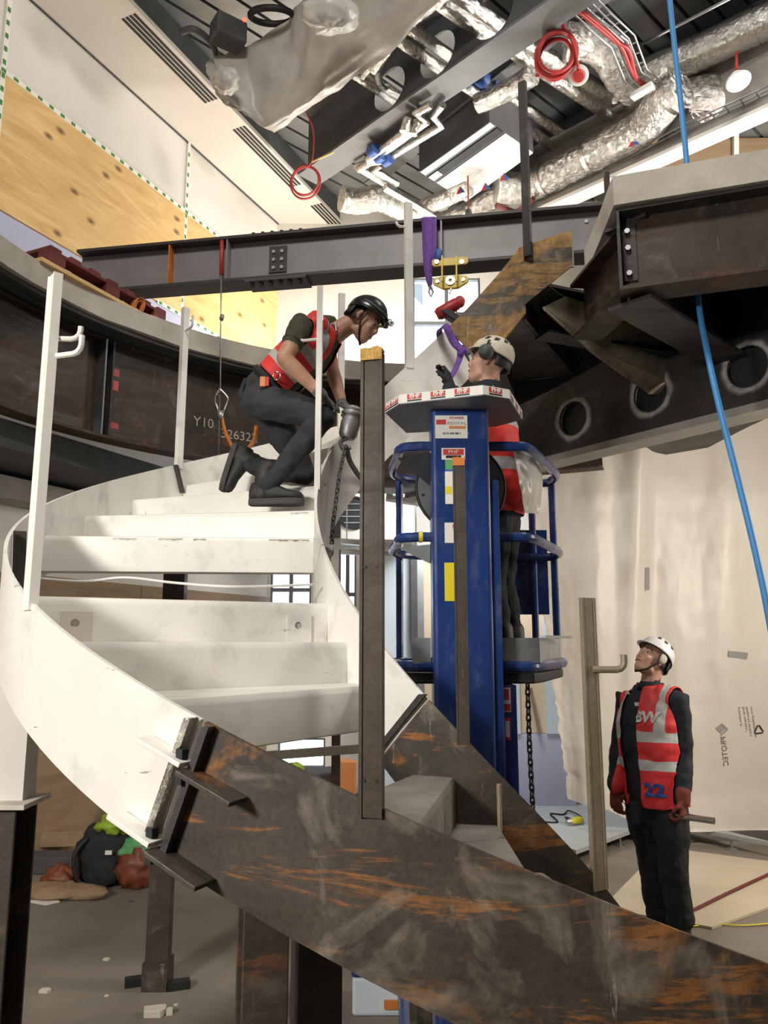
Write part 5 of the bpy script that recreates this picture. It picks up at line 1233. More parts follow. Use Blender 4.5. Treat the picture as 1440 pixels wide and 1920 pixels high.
# ---- man standing on the floor looking up
def person_standing():
    Y = 4.96; f = V((-.80, -.60, 0)).normalized(); l = V((-f.y, f.x, 0))  # his left
    if l.x < 0: l = -l
    base = Wz(1247, 1748, 0)
    root = thing('person', base, 'man in white helmet and red vest numbered 22 looking up with a steel bar', 'person'); B = Body()
    pel, neck = Wy(1232, 1512, Y), Wy(1221, 1288, Y+.0)
    A, F, S, L = std_torso(B, pel, neck, f, 1.09, .03)
    S = l
    lh, rh = pel+l*.09-V((0, 0, .03)), pel-l*.09-V((0, 0, .03))
    lk, rk = Wy(1262, 1628, Y-.08), Wy(1226, 1622, Y+.08); la, ra = Wy(1276, 1726, Y-.04), Wy(1237, 1716, Y+.14)
    for (h, k, a) in ((lh, lk, la), (rh, rk, ra)):
        B.limb([(h, .118), (h.lerp(k, .5), .106), (k, .086)], 'trouser'); B.limb([(k, .086), (k.lerp(a, .35), .088), (k.lerp(a, .8), .078), (a, .076)], 'trouser')
    ls, le, lw = neck+l*.185-A*.075, Wy(1284, 1412, Y-.14), Wy(1280, 1488, Y-.20)
    rs, re, rw = neck-l*.185-A*.075, Wy(1160, 1405, Y+.16), Wy(1152, 1472, Y+.08)
    B.limb([(neck+l*.09-A*.06, .075), (ls, .072), (ls.lerp(le, .5), .060), (le, .053), (le.lerp(lw, .4), .052), (lw, .044)], 'sleeve')
    B.limb([(neck-l*.09-A*.06, .075), (rs, .072), (rs.lerp(re, .5), .060), (re, .053), (re.lerp(rw, .4), .052), (rw, .044)], 'sleeve')
    hand(B, lw+V((0, 0, -.02)), (-.05, -.05, -1), (-.75, .5, 0), -1, 'glove', 1.12, 1.0); hand(B, rw+V((0, 0, -.02)), (0, -.1, -1), (.6, .5, 0), 1, 'glove', 1.08, .6)
    B.limb([(lw+V((0, 0, .01)), .048), (lw-V((0, 0, .05)), .042)], 'glove')
    hc = Wy(1222, 1238, Y-.0); B.limb([(neck-A*.05, .068), (neck+V((0, 0, .05)), .06), (hc-V((0, 0, .03))+V((.02, 0, 0)), .062)], 'skin')
    P, M = head(B, hc, (-.76, -.40, .62), (.55, .2, .8), 1.0)
    B.limb([(neck-A*.06+f*.02, .078), (neck+A*.0, .074)], 'sleeve')
    body, vr = make_body(root, B, dict(torso='navy', sleeve='navy', trouser='trouser_black', skin='skin_pale', glove='glove_red'))
    loc = vest_tools(pel, neck, A, F, l, L)
    def cond(c, n):
        h, a, f_ = loc(c); op = .075+.05*max(0, h-.5) ; 
        return .02 < h < 1.0 and not (f_ > 0 and -op-.03 < a < .012) and abs(a) < .19 and not (h > .80 and abs(a) > .175)
    def mi(c):
        h, a, f_ = loc(c)
        return max((.042-abs(h-.37))*L, (.042-abs(h-.60))*L, min(.022-abs(abs(a)-.135), (h-.60)*L))
    v = garment(root, body, vr, 'vest', cond, 'vest_red', mi, .02, .004, ('torso', 'sleeve', 'trouser'))
    ev = (l*1.0-f*.0); up = A
    put_text(root, v, '22', .105, V(pel)+A*(.17*L)+l*.095+f*.12, ev, up, 'label_blue', .012, 1.05, .0045)
    put_text(root, v, 'BW', .085, V(pel)+A*(.76*L)+l*.072+f*.12, ev, up, 'paper', .012, 1.05, .0045)
    m = MB(); m.grid(lambda a, b: V(neck)+A*(-.01+.035*b)+(l*math.cos(2*PI*a)*.08+f*(math.sin(2*PI*a)*.08+.01)), 20, 2); m.build('collar', 'navy', root, smooth=True, sol=.006)
    m = MB(); m.box(V(pel)+A*(.86*L)-l*.005+f*.135, (.05, .004, .022), math.atan2(l.y, l.x)); m.build('chest_badge', 'paper', root)
    face(root, P, M, 1.0, 'hair_dark'); helmet(root, P, M, 'helmet_white', 1.0, 'black', .03)
    m = MB(); m.grid(lambda a, b: P(.078*math.sin(R(85)+R(190)*a), -.012+.096*math.cos(R(85)+R(190)*a), .05-.085*b), 14, 3); m.build('hair', 'hair_dark', root, smooth=True, sol=.003)
    for k in (-1, 1):
        m = MB(); m.sphere(P(k*.088, .0, .02), (.012, .03, .035), 10, 8, M); m.build('helmet_pad', 'stone_white', root, smooth=True)
    for a in (la, ra):
        boot(root, V((a.x, a.y, .10)), V((a.x, a.y, .1))+f*.3, (0, 0, 1))
    for c in (Wy(1180, 1500, Y-.05), ):
        m = MB(); m.prism([(-.03, 0), (.03, 0), (.025, -.13), (-.02, -.12)], c+V((.03, -.04, 0)), l, (0, 0, 1), f*.03); m.build('holster', 'black_soft', root)
    bar = thing('steel_bar', Wy(1282, 1520, Y-.2), 'short shiny steel bar held in the standing man\'s gloved hand', 'bar')
    hp_ = lw+V((-.0, -.02, -.125)); d = (Wy(1328, 1532, Y-.35)-Wy(1205, 1514, Y-.05)).normalized()
    m = MB(); m.tube([hp_-d*.26, hp_-d*.02], [.006, .014], 10); m.build('spike', 'chrome', bar, smooth=True); m = MB(); m.tube([hp_-d*.03, hp_+d*.17], .02, 12); m.build('handle', 'chrome', bar, smooth='auto')
person_standing()
# ---- man in the lift basket
def person_lift():
    Y = 4.12; f = V((-.9, .35, 0)).normalized(); l = V((-f.y, f.x, 0))
    root = thing('person', Wy(950, 1215, Y), 'man in dirty white helmet with ear defenders standing in the lift basket', 'person'); B = Body()
    pel, neck = Wy(934, 962, Y), Wy(918, 738, Y)
    A, F, S, L = std_torso(B, pel, neck, f, .98, -.02)
    zf = 1.715
    lh, rh = pel+l*.09-V((0, 0, .03)), pel-l*.09-V((0, 0, .03))
    ra, la = V((.70, Y+.12, zf+.1)), V((.60, Y-.12, zf+.1)); 
    for (h, a) in ((lh, la), (rh, ra)):
        k = h.lerp(a, .5)+f*.03
        B.limb([(h, .10), (h.lerp(k, .5), .09), (k, .07)], 'trouser'); B.limb([(k, .07), (k.lerp(a, .4), .07), (a, .062)], 'trouser')
    for sg, s_, e_, w_, hd in ((1, neck+l*.18-A*.08, Wy(845, 760, Y-.15), Wy(842, 728, Y-.1), (.0, .1, 1)), (-1, neck-l*.18-A*.08, Wy(880, 775, Y+.3), Wy(850, 735, Y+.15), (-.2, 0, 1))):
        B.limb([(neck+l*.09*sg-A*.06, .075), (s_, .07), (s_.lerp(e_, .5), .06), (e_, .052), (e_.lerp(w_, .5), .048), (w_, .04)], 'sleeve'); hand(B, w_, hd, f, sg, 'glove', 1.05, .8)
    hc = Wy(916, 682, Y); B.limb([(neck-A*.05, .068), (neck+V((0, 0, .05)), .06), (hc-V((0, 0, .04)), .06)], 'skin')
    B.limb([(neck-A*.06, .085), (neck+A*.02, .078)], 'sleeve')
    P, M = head(B, hc, (-.86, .30, .28), (.30, -.1, .95), 1.0)
    body, vr = make_body(root, B, dict(torso='navy', sleeve='navy', trouser='trouser_black', skin='skin_pale', glove='glove_black'))
    loc = vest_tools(pel, neck, A, F, l, L)
    def cond(c, n): h, a, f_ = loc(c); return -.03 < h < 1.0 and not (f_ > 0 and abs(a) < .05)
    def mi(c): h, a, f_ = loc(c); return max((.05-abs(h-.36))*L, (.045-abs(h-.72))*L, min(.02-abs(abs(a)-.11), (h-.72)*L))
    garment(root, body, vr, 'vest', cond, 'vest_bright', mi, .014, .004, ('torso', 'trouser'))
    face(root, P, M, 1.0, 'hair_dark'); helmet(root, P, M, 'helmet_dirty', 1.02, 'black', .025, False, True, False)
    for a in (la, ra): boot(root, a, a+f*.3, (0, 0, 1))
person_lift()

# ---------------------------------------------------------------- rigging on the gantry beam
def chain(name, a, b, parent=None, mat='dark_grey', r=.0045, L=.034, w_=.011):
    a, b = V(a), V(b); d = (b-a); n = max(2, int(d.length/(L*.72))); d.normalize(); e1 = d.orthogonal().normalized(); e2 = d.cross(e1)
    src = None; obs = []
    lk = MB(); pts = [V((w_*math.cos(t)*.9, 0, (L/2-w_)*(1 if math.sin(t) > 0 else -1)+w_*math.sin(t))) for t in [2*PI*(i+.5)/10 for i in range(10)]]
    lk.tube(pts, r, 5, closed=True); me = lk.mesh('link'); me.materials.append(MATS[mat])
    for p in me.polygons: p.use_smooth = True
    for i in range(n):
        c = a+d*((i+.5)*(b-a).length/n); x, y = (e1, e2) if i % 2 else (e2, -e1)
        o = bpy.data.objects.new('chain_link', me); COL.objects.link(o); M = Matrix((x, y, d)).transposed().to_4x4(); M.translation = c
        o.parent = parent; o.matrix_parent_inverse = parent_inv(parent); o.matrix_basis = M
def gp(u, v, off): return Wp(u, v, GN, GN.dot(GA)+off)
def ribbon(pts, wd, mat, name, parent, axis, th=.004, sub=4):
    pp = smoothpath(pts, sub); m = MB(); ax = V(axis).normalized(); n = len(pp); wds = wd if isinstance(wd, list) else [wd]*len(pts)
    def wv(i): x = i/(n-1)*(len(wds)-1); k = min(int(x), len(wds)-2); return wds[k]+(wds[k+1]-wds[k])*(x-k)
    vs = []
    for i, p in enumerate(pp): vs += [p-ax*wv(i)/2, p, p+ax*wv(i)/2]
    m.add(vs, [q for i in range(n-1) for q in ((3*i, 3*i+1, 3*i+4, 3*i+3), (3*i+1, 3*i+2, 3*i+5, 3*i+4))]); return m.build(name, mat, parent, smooth=True, sol=th)
tr_ = thing('beam_trolley', gp(845, 505, .1), 'yellow beam trolley with eye plate clamped on the grey beam', 'trolley')
for k, off in ((0, .115), (1, -.115)):
    a_, b_ = gp(810, 494, off), gp(878, 489, off); m = MB(); d = (b_-a_); L = d.length; d.normalize()
    m.prism([(0, -.02), (.02, -.032), (L-.02, -.032), (L, -.02), (L, .02), (L-.02, .032), (.02, .032), (0, .02)], a_, d, (0, 0, 1), GN*.012); m.build('side_plate', 'yellow', tr_, bevel=.003)
    if k == 0:
        for u in (819, 866):
            m = MB(); bolt(m, gp(u, 492, off+.012), GN, .018, .014); m.build('bolt', 'chrome', tr_)
        for u in (829, 856):
            m = MB(); m.bar(gp(u, 480, off+.02), gp(u, 528, off+.02), .012, .02, GN); m.build('hanger_strap', 'yellow', tr_)
a_ = gp(845, 530, .05); m = MB(); m.prism([(-.14, 0), (-.13, .03), (-.07, .045), (.07, .045), (.13, .03), (.14, 0), (.13, -.02), (.06, -.06), (-.06, -.06), (-.13, -.02)], a_, gd, (0, 0, 1), GN*.03); ep = m.build('eye_plate', 'yellow', tr_, bevel=.004)
m = MB(); m.lathe([(.016, 0), (.036, 0), (.036, .012), (.016, .012)], a_+GN*.03, GN, 18); m.build('eye_ring', 'chrome', ep, smooth='auto')
for u in (-.1, .1):
    m = MB(); bolt(m, a_+gd*u+GN*.03, GN, .014, .012); m.build('bolt', 'chrome', ep)
hs = thing('chain_hoist', a_-V((0, 0, .2)), 'red chain hoist block with hook hanging from the yellow trolley', 'hoist')
hk = a_+GN*.02; m = MB(); m.tube(smoothpath([hk+V((0, 0, .02)), hk+V((.02, 0, -.03)), hk+V((.0, 0, -.07)), hk+V((-.01, 0, -.1))]), .010, 8); m.build('top_hook', 'chrome', hs, smooth=True)
b1, b2_ = gp(862, 566, .06), gp(818, 592, .06); m = MB(); m.lathe([(0, 0), (.035, .0), (.05, .03), (.052, (b2_-b1).length-.03), (.035, (b2_-b1).length), (0, (b2_-b1).length)], b1, b2_-b1, 14); m.build('motor_body', 'red_paint', hs, smooth='auto')
m = MB(); m.box((b1+b2_)/2+V((.02, -.0, -.06)), (.16, .09, .06), Matrix.Rotation(R(35), 3, 'Y')); m.build('gear_case', 'black', hs, bevel=.01)
m = MB(); m.sphere(b1+V((0, 0, .0)), (.045, .03, .05), 12, 8); m.build('end_cover', 'red_paint', hs, smooth=True)
for o_, lbl in (((a_-gd*.16), None),):
    pass
sl = thing('lifting_sling', gp(805, 440, .12), 'purple webbing sling looped over the grey beam', 'sling')
tf = GH+.002
ribbon([gp(806, 420, -.13), gp(806, 415, -.10), GA+gd*on_g(806)+V((0, 0, tf+.004)), GA+gd*on_g(806)+GN*.1+V((0, 0, tf+.002)), GA+gd*(on_g(806)-.002)+GN*.112+V((0, 0, GH-.06)), gp(802, 490, .115), gp(804, 522, .11), gp(806, 540, .09)], [.1, .1, .1, .1, .095, .07, .05, .02], 'purple', 'front_leg', sl, gd)
ribbon([GA+gd*on_g(815)+GN*.104+V((0, 0, GH-.02)), gp(812, 470, .108), gp(806, 505, .11), gp(807, 535, .09)], [.06, .06, .04, .03], 'purple', 'second_leg', sl, gd)
m = MB(); m.tube([gp(807, 536, .09), gp(804, 548, .09), gp(808, 556, .09), gp(812, 548, .09), gp(808, 538, .09)], .009, 8); m.build('shackle', 'grey_cast', sl, smooth=True)
s2_ = thing('lifting_sling', Wy(850, 650, 4.5), 'purple webbing sling choked around the stair stringer joint', 'sling')
ribbon([Wy(826, 636, 4.75), Wy(824, 618, 4.6), Wy(836, 612, 4.5), Wy(850, 640, 4.5), Wy(866, 655, 4.48), Wy(884, 662, 4.46)], .05, 'purple', 'upper_leg', s2_, (.6, 0, .5))
ribbon([Wy(864, 655, 4.47), Wy(862, 672, 4.45), Wy(850, 700, 4.4), Wy(843, 712, 4.35)], [.05, .045, .04, .03], 'purple', 'lower_leg', s2_, (.9, 0, .3))
m = MB(); m.tube([Wy(858, 648, 4.47), Wy(870, 660, 4.45), Wy(860, 665, 4.45)], .018, 8); m.build('choke_knot', 'purple', s2_, smooth=True)
m = MB(); m.tube(smoothpath([Wy(880, 655, 4.45), Wy(886, 668, 4.42), Wy(893, 680, 4.38)]), .008, 8); m.build('shackle', 'chrome', s2_, smooth=True)
# blue rope shackle near sling
m = MB(); m.lathe([(.02, 0), (.03, .02), (.03, .07), (.02, .09)], gp(822, 468, .12), (0, 0, -1), 12); tag(m.build('rope_thimble', 'label_blue', smooth=True), 'small blue cap beside the purple sling on the beam', 'cap')
# lever hoist in the kneeling man's hands
lv = thing('lever_hoist', Wy(655, 800, 4.12), 'grey lever hoist held by the kneeling man', 'hoist')
c0, c1 = Wy(663, 768, 4.12), Wy(651, 822, 4.12); ax = (c0-c1).normalized()
m = MB(); m.lathe([(0, 0), (.04, 0), (.052, .02), (.055, .09), (.048, .13), (0, .13)], c1, ax, 16); m.build('gear_body', 'grey_cast', lv, smooth='auto')
m = MB(); m.lathe([(.03, .13), (.06, .13), (.064, .14), (.06, .15), (.052, .155), (.058, .165), (.05, .178), (.0, .178)], c1, ax, 20); hw = m.build('hand_wheel', 'grey_cast', lv, smooth='auto')
m = MB(); m.lathe([(.018, .178), (.03, .178), (.03, .186), (.018, .186)], c1, ax, 16); m.build('wheel_ring', 'chrome', hw, smooth='auto')
e_ = Wy(633, 757, 4.08); q_ = c1+ax*.155
for k in (-1, 1):
    m = MB(); sd = ax.cross(e_-q_).normalized(); m.bar(q_+sd*.014*k, e_+sd*.010*k, .012, .008, ax); m.build('lever_arm', 'grey_cast', lv)
m = MB(); m.tube(smoothpath([c1, c1+V((-.035, 0, -.02)), c1+V((-.02, 0, -.06)), c1+V((.02, 0, -.05))]), .012, 8); m.build('hook', 'grey_cast', lv, smooth=True)
m = MB(); m.tube(smoothpath([Wy(650, 838, 4.12), Wy(655, 862, 4.10), Wy(668, 885, 4.06), Wy(680, 900, 4.02)]), .014, 8); m.build('hose_guard', 'black_soft', lv, smooth=True)
chain('c', Wy(648, 835, 4.08), Wy(636, 890, 3.95), lv); chain('c', Wy(636, 890, 3.95), Wy(624, 985, 3.92), lv); chain('c', Wy(624, 985, 3.92), Wy(621, 1040, 3.92), lv)
hc_ = thing('hoist_chain', Wy(992, 1270, 4.75), 'dark chain hanging down below the right side of the lift basket', 'chain')
chain('c', Wy(988, 1244, 4.42), Wy(993, 1400, 4.42), hc_, 'dark_grey', .006, .045, .014); chain('c', Wy(993, 1400, 4.42), Wy(1000, 1530, 4.42), hc_, 'dark_grey', .006, .045, .014)
# fall arrest line
fl = thing('fall_arrest_line', gp(415, 456, .11), 'steel lifeline with red sleeve and snap hook hanging from the beam', 'lifeline')
m = MB(); m.tube([gp(416, 452, .04)+V((0, 0, .02)), gp(416, 455, .11), gp(415, 515, .113)], .016, 8); m.build('red_sleeve', 'red_paint', fl, smooth=True)
y0 = gp(415, 515, .113).y
m = MB(); m.tube([gp(415, 513, .113), Wy(414, 600, y0), Wy(413, 735, y0)], .0065, 6); m.build('wire', 'galv', fl, smooth=True)
m = MB(); m.tube([Wy(412, 740, y0), Wy(410, 860, y0)], .007, 6); m.build('tail_wire', 'galv_dark', fl, smooth=True)
m = MB(); m.lathe([(0, -.03), (.016, -.02), (.02, 0), (.016, .025), (0, .03)], Wy(416, 596, y0), (.2, 0, 1), 10); m.build('wire_clamp', 'grey_cast', fl, smooth=True)
m = MB(); m.tube(smoothpath([Wy(413, 730, y0), Wy(406, 738, y0), Wy(403, 752, y0), Wy(408, 768, y0), Wy(410, 777, y0)]), .0115, 8); m.tube(smoothpath([Wy(413, 730, y0), Wy(420, 737, y0), Wy(427, 748, y0), Wy(421, 765, y0), Wy(417, 777, y0)]), .009, 8); m.build('snap_hook', 'chrome', fl, smooth=True)
m = MB(); m.tube([Wy(412, 772, y0), Wy(415, 786, y0)], [.03, .02], 8); m.build('hook_base', 'galv', fl, smooth=True)
m = MB(); m.tube(smoothpath([Wy(417, 785, y0), Wy(421, 805, y0-.05), Wy(430, 828, y0-.3), Wy(440, 840, 5.3), Wy(462, 842, 4.9), Wy(477, 825, 4.6), Wy(481, 800, 4.45)]), [.012]*5+[.014]*(6*6+1-5), 8); tag(m.build('safety_lanyard', 'orange', smooth=True), 'orange safety lanyard between snap hook and kneeling man', 'lanyard')
# blue hose hanging past the landing
m = MB(); m.tube(smoothpath([Wy(1250, -60, 4.30), Wy(1262, 60, 4.30), Wy(1276, 190, 4.28), Wy(1287, 298, 4.25), Wy(1296, 420, 4.22), Wy(1310, 570, 4.18), Wy(1326, 660, 4.1), Wy(1348, 760, 4.0), Wy(1385, 905, 3.85), Wy(1420, 1050, 3.7), Wy(1446, 1180, 3.6), Wy(1480, 1400, 3.5)], 5), .0165, 10)
tag(m.build('blue_hose', 'rope_blue', smooth=True), 'bright blue hose hanging past the concrete landing', 'hose')
# pallets and straps on the left slab
pa, pb = Wz(112, 497, 4.4), Wz(283, 592, 4.4); pd = (pb-pa).normalized(); pn = V((-pd.y, pd.x, 0))
if pn.x > 0: pn = -pn
PL = 1.2
def pallet(o, label, z, mat='maroon'):
    r_ = thing('pallet', o+V((0, 0, z)), label, 'pallet')
    def bx_(s0_, s1_, n0, n1, z0, z1, name):
        m = MB(); m.prism([(s0_, n0), (s1_, n0), (s1_, n1), (s0_, n1)], o+V((0, 0, z+z0)), pd, pn, (0, 0, z1-z0)); m.build(name, mat, r_, bevel=.003)
    for k in range(3):
        bx_(0, PL, k*.4, k*.4+.12, 0, .022, 'bottom_board')
        for j in range(3): bx_(j*(PL-.14)/2, j*(PL-.14)/2+.14, k*.4, k*.4+.12, .022, .1, 'block')
        bx_(0, PL, k*.4, k*.4+.12, .1, .122, 'stringer_board')
    for j in range(7): bx_(j*(PL-.1)/6, j*(PL-.1)/6+.1, 0, .92, .122, .145, 'deck_board')
pallet(pa+pn*.10, 'maroon timber pallet lying at the left slab edge under the beam end', .03)
m = MB(); m.prism([(0, 0), (1.0, 0), (1.0, .1), (0, .1)], pa-pd*.1+pn*.06, pd, pn, (0, 0, .028)); tag(m.build('timber_batten', 'plywood'), 'pale timber batten beneath the maroon pallets', 'batten')
for i, (u, v) in enumerate(((279, 580), (303, 598))):
    c = Wz(u, v+6, 4.4)+pn*.12; st = thing('webbing_strap', c, ('upright orange coiled strap beside the pallets', 'flat orange coiled strap near the slab edge')[i], 'strap')
    e2_ = V((0, 0, 1)) if i == 0 else pn
    e1_ = (pd*.7+V((0, 0, .5))).normalized() if i == 0 else pd
    ax_ = pn if i == 0 else V((0, 0, 1)); cc = c+V((0, 0, .07 if i == 0 else .03))
    for k in range(2):
        m = MB(); pts = arcpts(cc, .05+.022*k, e1_, e2_, 0, 2*PI*23/24, 23); vs = []
        for p in pts: vs += [p-ax_*.025, p+ax_*.025]
        m.add(vs, [(2*j, 2*((j+1) % 24), 2*((j+1) % 24)+1, 2*j+1) for j in range(24)]); m.build('coil', 'orange', st, smooth=True, sol=.004)

# ---------------------------------------------------------------- services under the roof deck
def pz(z, *uv): return [Wz(u, v, z) for u, v in uv]
def duct(name, pts, r, mat, label, cat='duct', n=18, sub=8, bands=True, rough=0.0, group=None):
    pp = smoothpath(pts, sub); root = thing(name, pp[0], label, cat, group); m = MB(); rs = []
    for i, p in enumerate(pp): rs.append(r*(1+rough*noise.noise(p*9)+rough*.7*math.sin(i*1.9)))
    m.tube(pp, rs, n); m.build('sleeve', mat, root, smooth='auto')
    if bands:
        L = 0
        for i in range(1, len(pp)-1):
            L += (pp[i]-pp[i-1]).length
            if L > .55:
                L = 0; mm = MB(); d = (pp[i+1]-pp[i]).normalized(); mm.tube([pp[i]-d*.025, pp[i]+d*.025], r*1.03, n, caps=False); mm.build('tape_band', 'foil', root, smooth=True)
    return root
# main grey cellular beam
BZ = 7.15; MA, MBp = Wz(560, 350, BZ), Wz(1130, -36, BZ); md = (MBp-MA).normalized(); MA = Wz(578, 338, BZ); mn = V((-md.y, md.x, 0))
cbm = thing('ceiling_beam', (MA+MBp)/2, 'big grey cellular steel beam crossing under the roof deck', 'beam')
m = MB(); m.bar(MA+V((0, 0, .015)), MBp+V((0, 0, .015)), .30, .03); m.build('bottom_flange', 'ceiling_steel_grey', cbm)
m = MB(); m.bar(MA+V((0, 0, .80)), MBp+V((0, 0, .80)), .30, .03); m.build('top_flange', 'ceiling_steel_grey', cbm)
hl = []
for (u, v) in ((925, 35), (820, 112), (730, 182)):
    p = Wp(u, v, mn, mn.dot(MA)); hl.append(((p-MA).dot(md), BZ+.42, .235))
m = MB(); web_holes(m, MA, MBp, BZ+.03, BZ+.785, .016, hl); m.build('web', 'dark_grey', cbm)
# secondary beams across the deck, and the pale beam on the right
for i, (a_, b_, z, lb) in enumerate((((840, 230), (1200, -60), 7.55, 'dark secondary roof beam right of the big grey beam'), ((1010, 300), (1450, 40), 7.7, 'thin secondary roof beam behind the silver ducts'))):
    A2, B2 = Wz(*a_, z), Wz(*b_, z); d = (B2-A2).normalized(); beam_thing('roof_beam', A2-d*1.5, B2+d*1.5, .36, .16, ('ceiling_steel_grey',)*3, lb)
WA, WB = Wz(930, 440, 6.75), Wz(1480, 196, 6.75); wd_ = (WB-WA).normalized(); WA = WA-wd_*.6; WB = WB+wd_*1.0
pbm = thing('pale_beam', (WA+WB)/2, 'pale cellular beam with dark round openings at upper right', 'beam'); wn = V((-wd_.y, wd_.x, 0))
m = MB(); m.bar(WA+V((0, 0, .02)), WB+V((0, 0, .02)), .2, .04); m.build('bottom_flange', 'plaster_white', pbm)  # whiter than the web: light on the underside put into the colour
hl = [((Wp(u, v, wn, wn.dot(WA))-WA).dot(wd_), 7.12, .17) for (u, v) in ((975, 380), (1062, 345), (1215, 275), (1330, 222))]
m = MB(); web_holes(m, WA, WB, 6.79, 7.5, .016, hl); m.build('web', 'flange_pale', pbm)
m = MB(); m.bar(WA+V((0, 0, 7.52-6.75)), WB+V((0, 0, 7.52-6.75)), .3, .03); m.build('top_flange', 'flange_pale', pbm)
m = MB(); a_ = Wy(1165, 340, 8.6); m.box((a_.x+1.6, 8.6, 6.2), (3.2, .06, 3.55)); tag(m.build('timber_wall', 'plywood_brown'), 'brown boarded wall above the concrete landing at right', 'wall')
m = MB(); m.bar(Wy(1379, 240, 8.54), Wy(1379, 330, 8.54), .06, .06); tag(m.build('timber_stud', 'paper'), 'white stud in front of the brown boarded wall', 'stud')
# straight insulated pipes through the beam
pd_ = V((mn.x, mn.y, 0)) if mn.x > 0 else -V((mn.x, mn.y, 0))
def pipe(a_, b_, z, r, lb, ext0=0, ext1=0): 
    A2, B2 = Wz(*a_, z), Wz(*b_, z); d = (B2-A2).normalized(); return duct('insulated_pipe', [A2-d*ext0, A2.lerp(B2, .5), B2+d*ext1], r, 'foil', lb, 'pipe', 14, 6, True, 0, 'foil insulated pipes through the grey beam')
pipe((845, -10), (1190, 212), 7.60, .085, 'upper right of the four long silver pipes passing through the beam', .8, .3)
pipe((815, -2), (1160, 226), 7.52, .075, 'second of the four long silver pipes from upper right', .8, .2)
pipe((750, 40), (1085, 272), 7.58, .062, 'third of the four long silver pipes from upper right', .5, .4)
pipe((738, 68), (1040, 276), 7.52, .06, 'lowest left of the four long silver pipes under the deck', .5, .4)
pipe((690, 140), (752, 182), 7.56, .05, 'short silver pipe entering the left beam opening, upper one', .4, .2); pipe((682, 152), (742, 192), 7.50, .045, 'short silver pipe entering the left beam opening, lower one', .4, .2)
duct('cross_pipe', pz(7.5, (700, 130), (760, 50), (850, -20)), .06, 'foil', 'silver pipe crossing beside the plastic wrap', 'pipe', 14, 6)
duct('cross_pipe', pz(7.5, (674, 150), (705, 120), (712, 158), (745, 180)), .035, 'foil', 'thin bent silver pipe at the left beam opening', 'pipe', 10, 4, False)
for (u, v) in ((903, 147), (925, 162)):
    m = MB(); A2 = Wz(u, v, 7.55); m.tube([A2-pd_*.05, A2+pd_*.05], .08, 16, caps=False); tag(m.build('pipe_clamp', 'label_blue', smooth=True), 'upper blue pipe clamp near the big grey beam' if u > 910 else 'lower blue pipe clamp near the big grey beam', 'clamp')
# large flexible ducts
duct('flexible_duct', pz(7.2, (640, 372), (672, 378), (712, 372), (760, 392), (812, 418), (870, 432)), .155, 'foil_crumpled', 'fat silver elbow duct rising beside the slot bulkhead', rough=.03)
duct('flexible_duct', pz(7.15, (742, 452), (800, 428), (880, 398), (925, 372), (955, 352)), .13, 'foil_crumpled', 'silver flexible duct behind the hanging lamp', rough=.04)
duct('flexible_duct', pz(7.1, (770, 400), (830, 374), (880, 352)), .10, 'foil_crumpled', 'short brownish foil duct below the white air unit', rough=.03)
duct('flexible_duct', pz(7.1, (930, 352), (985, 352), (1060, 318), (1150, 270), (1210, 236), (1245, 190), (1280, 165)), .185, 'foil_crumpled', 'long thick silver duct sweeping above the landing', rough=.03)
duct('flexible_duct', pz(7.45, (1060, 78), (1105, 78), (1140, 100), (1165, 140), (1195, 176)), .17, 'foil_crumpled', 'crumpled silver duct beside the red cable run', rough=.05)
duct('flexible_duct', pz(7.3, (1290, 180), (1335, 172), (1352, 190), (1330, 215), (1310, 245)), .17, 'foil_crumpled', 'silver duct elbow turning down behind the blue hose', rough=.04)
duct('round_duct', pz(7.55, (1195, 150), (1290, 108), (1380, 66), (1520, 0)), .17, 'foil', 'straight thick silver duct at the top right corner')
duct('round_duct', pz(7.5, (1330, 172), (1400, 134), (1520, 75)), .13, 'foil', 'second silver duct behind the white ceiling disc')
for i, (u, v) in enumerate(((1178, 276), (937, 340), (855, 365), (1003, 146), (902, 358))):
    p = Wz(u, v, 6.9); m = MB(); e = V((.9, -.2, .1)); m.prism([(0, 0), (.09, 0), (.06, .09)], p, (.8, -.5, 0), (.2, -.4, .8), (0, .002, 0)); m.build
    fl_ = thing('duct_label', p, ('red and blue triangle sticker on the long thick duct', 'blue triangle sticker right of the hanging lamp', 'blue triangle sticker beside the lamp flex', 'triangle sticker at the short brown pipe', 'triangle sticker on the duct behind the lamp')[i], 'sticker')
    m = MB(); m.prism([(0, 0), (.06, 0), (.03, .09)], p, (.8, -.5, 0), (.2, -.4, .8), (.002, .004, 0)); m.build('red_half', 'label_red', fl_)
    m = MB(); m.prism([(.06, 0), (.12, 0), (.03, .09)], p, (.8, -.5, 0), (.2, -.4, .8), (.002, .004, 0)); m.build('blue_half', 'label_blue', fl_)
# short brown lagged pipe stub
duct('lagged_pipe', pz(7.3, (895, 195), (950, 170), (1000, 140)), .10, 'foil_crumpled', 'short brownish lagged pipe behind the dark post', 'pipe')
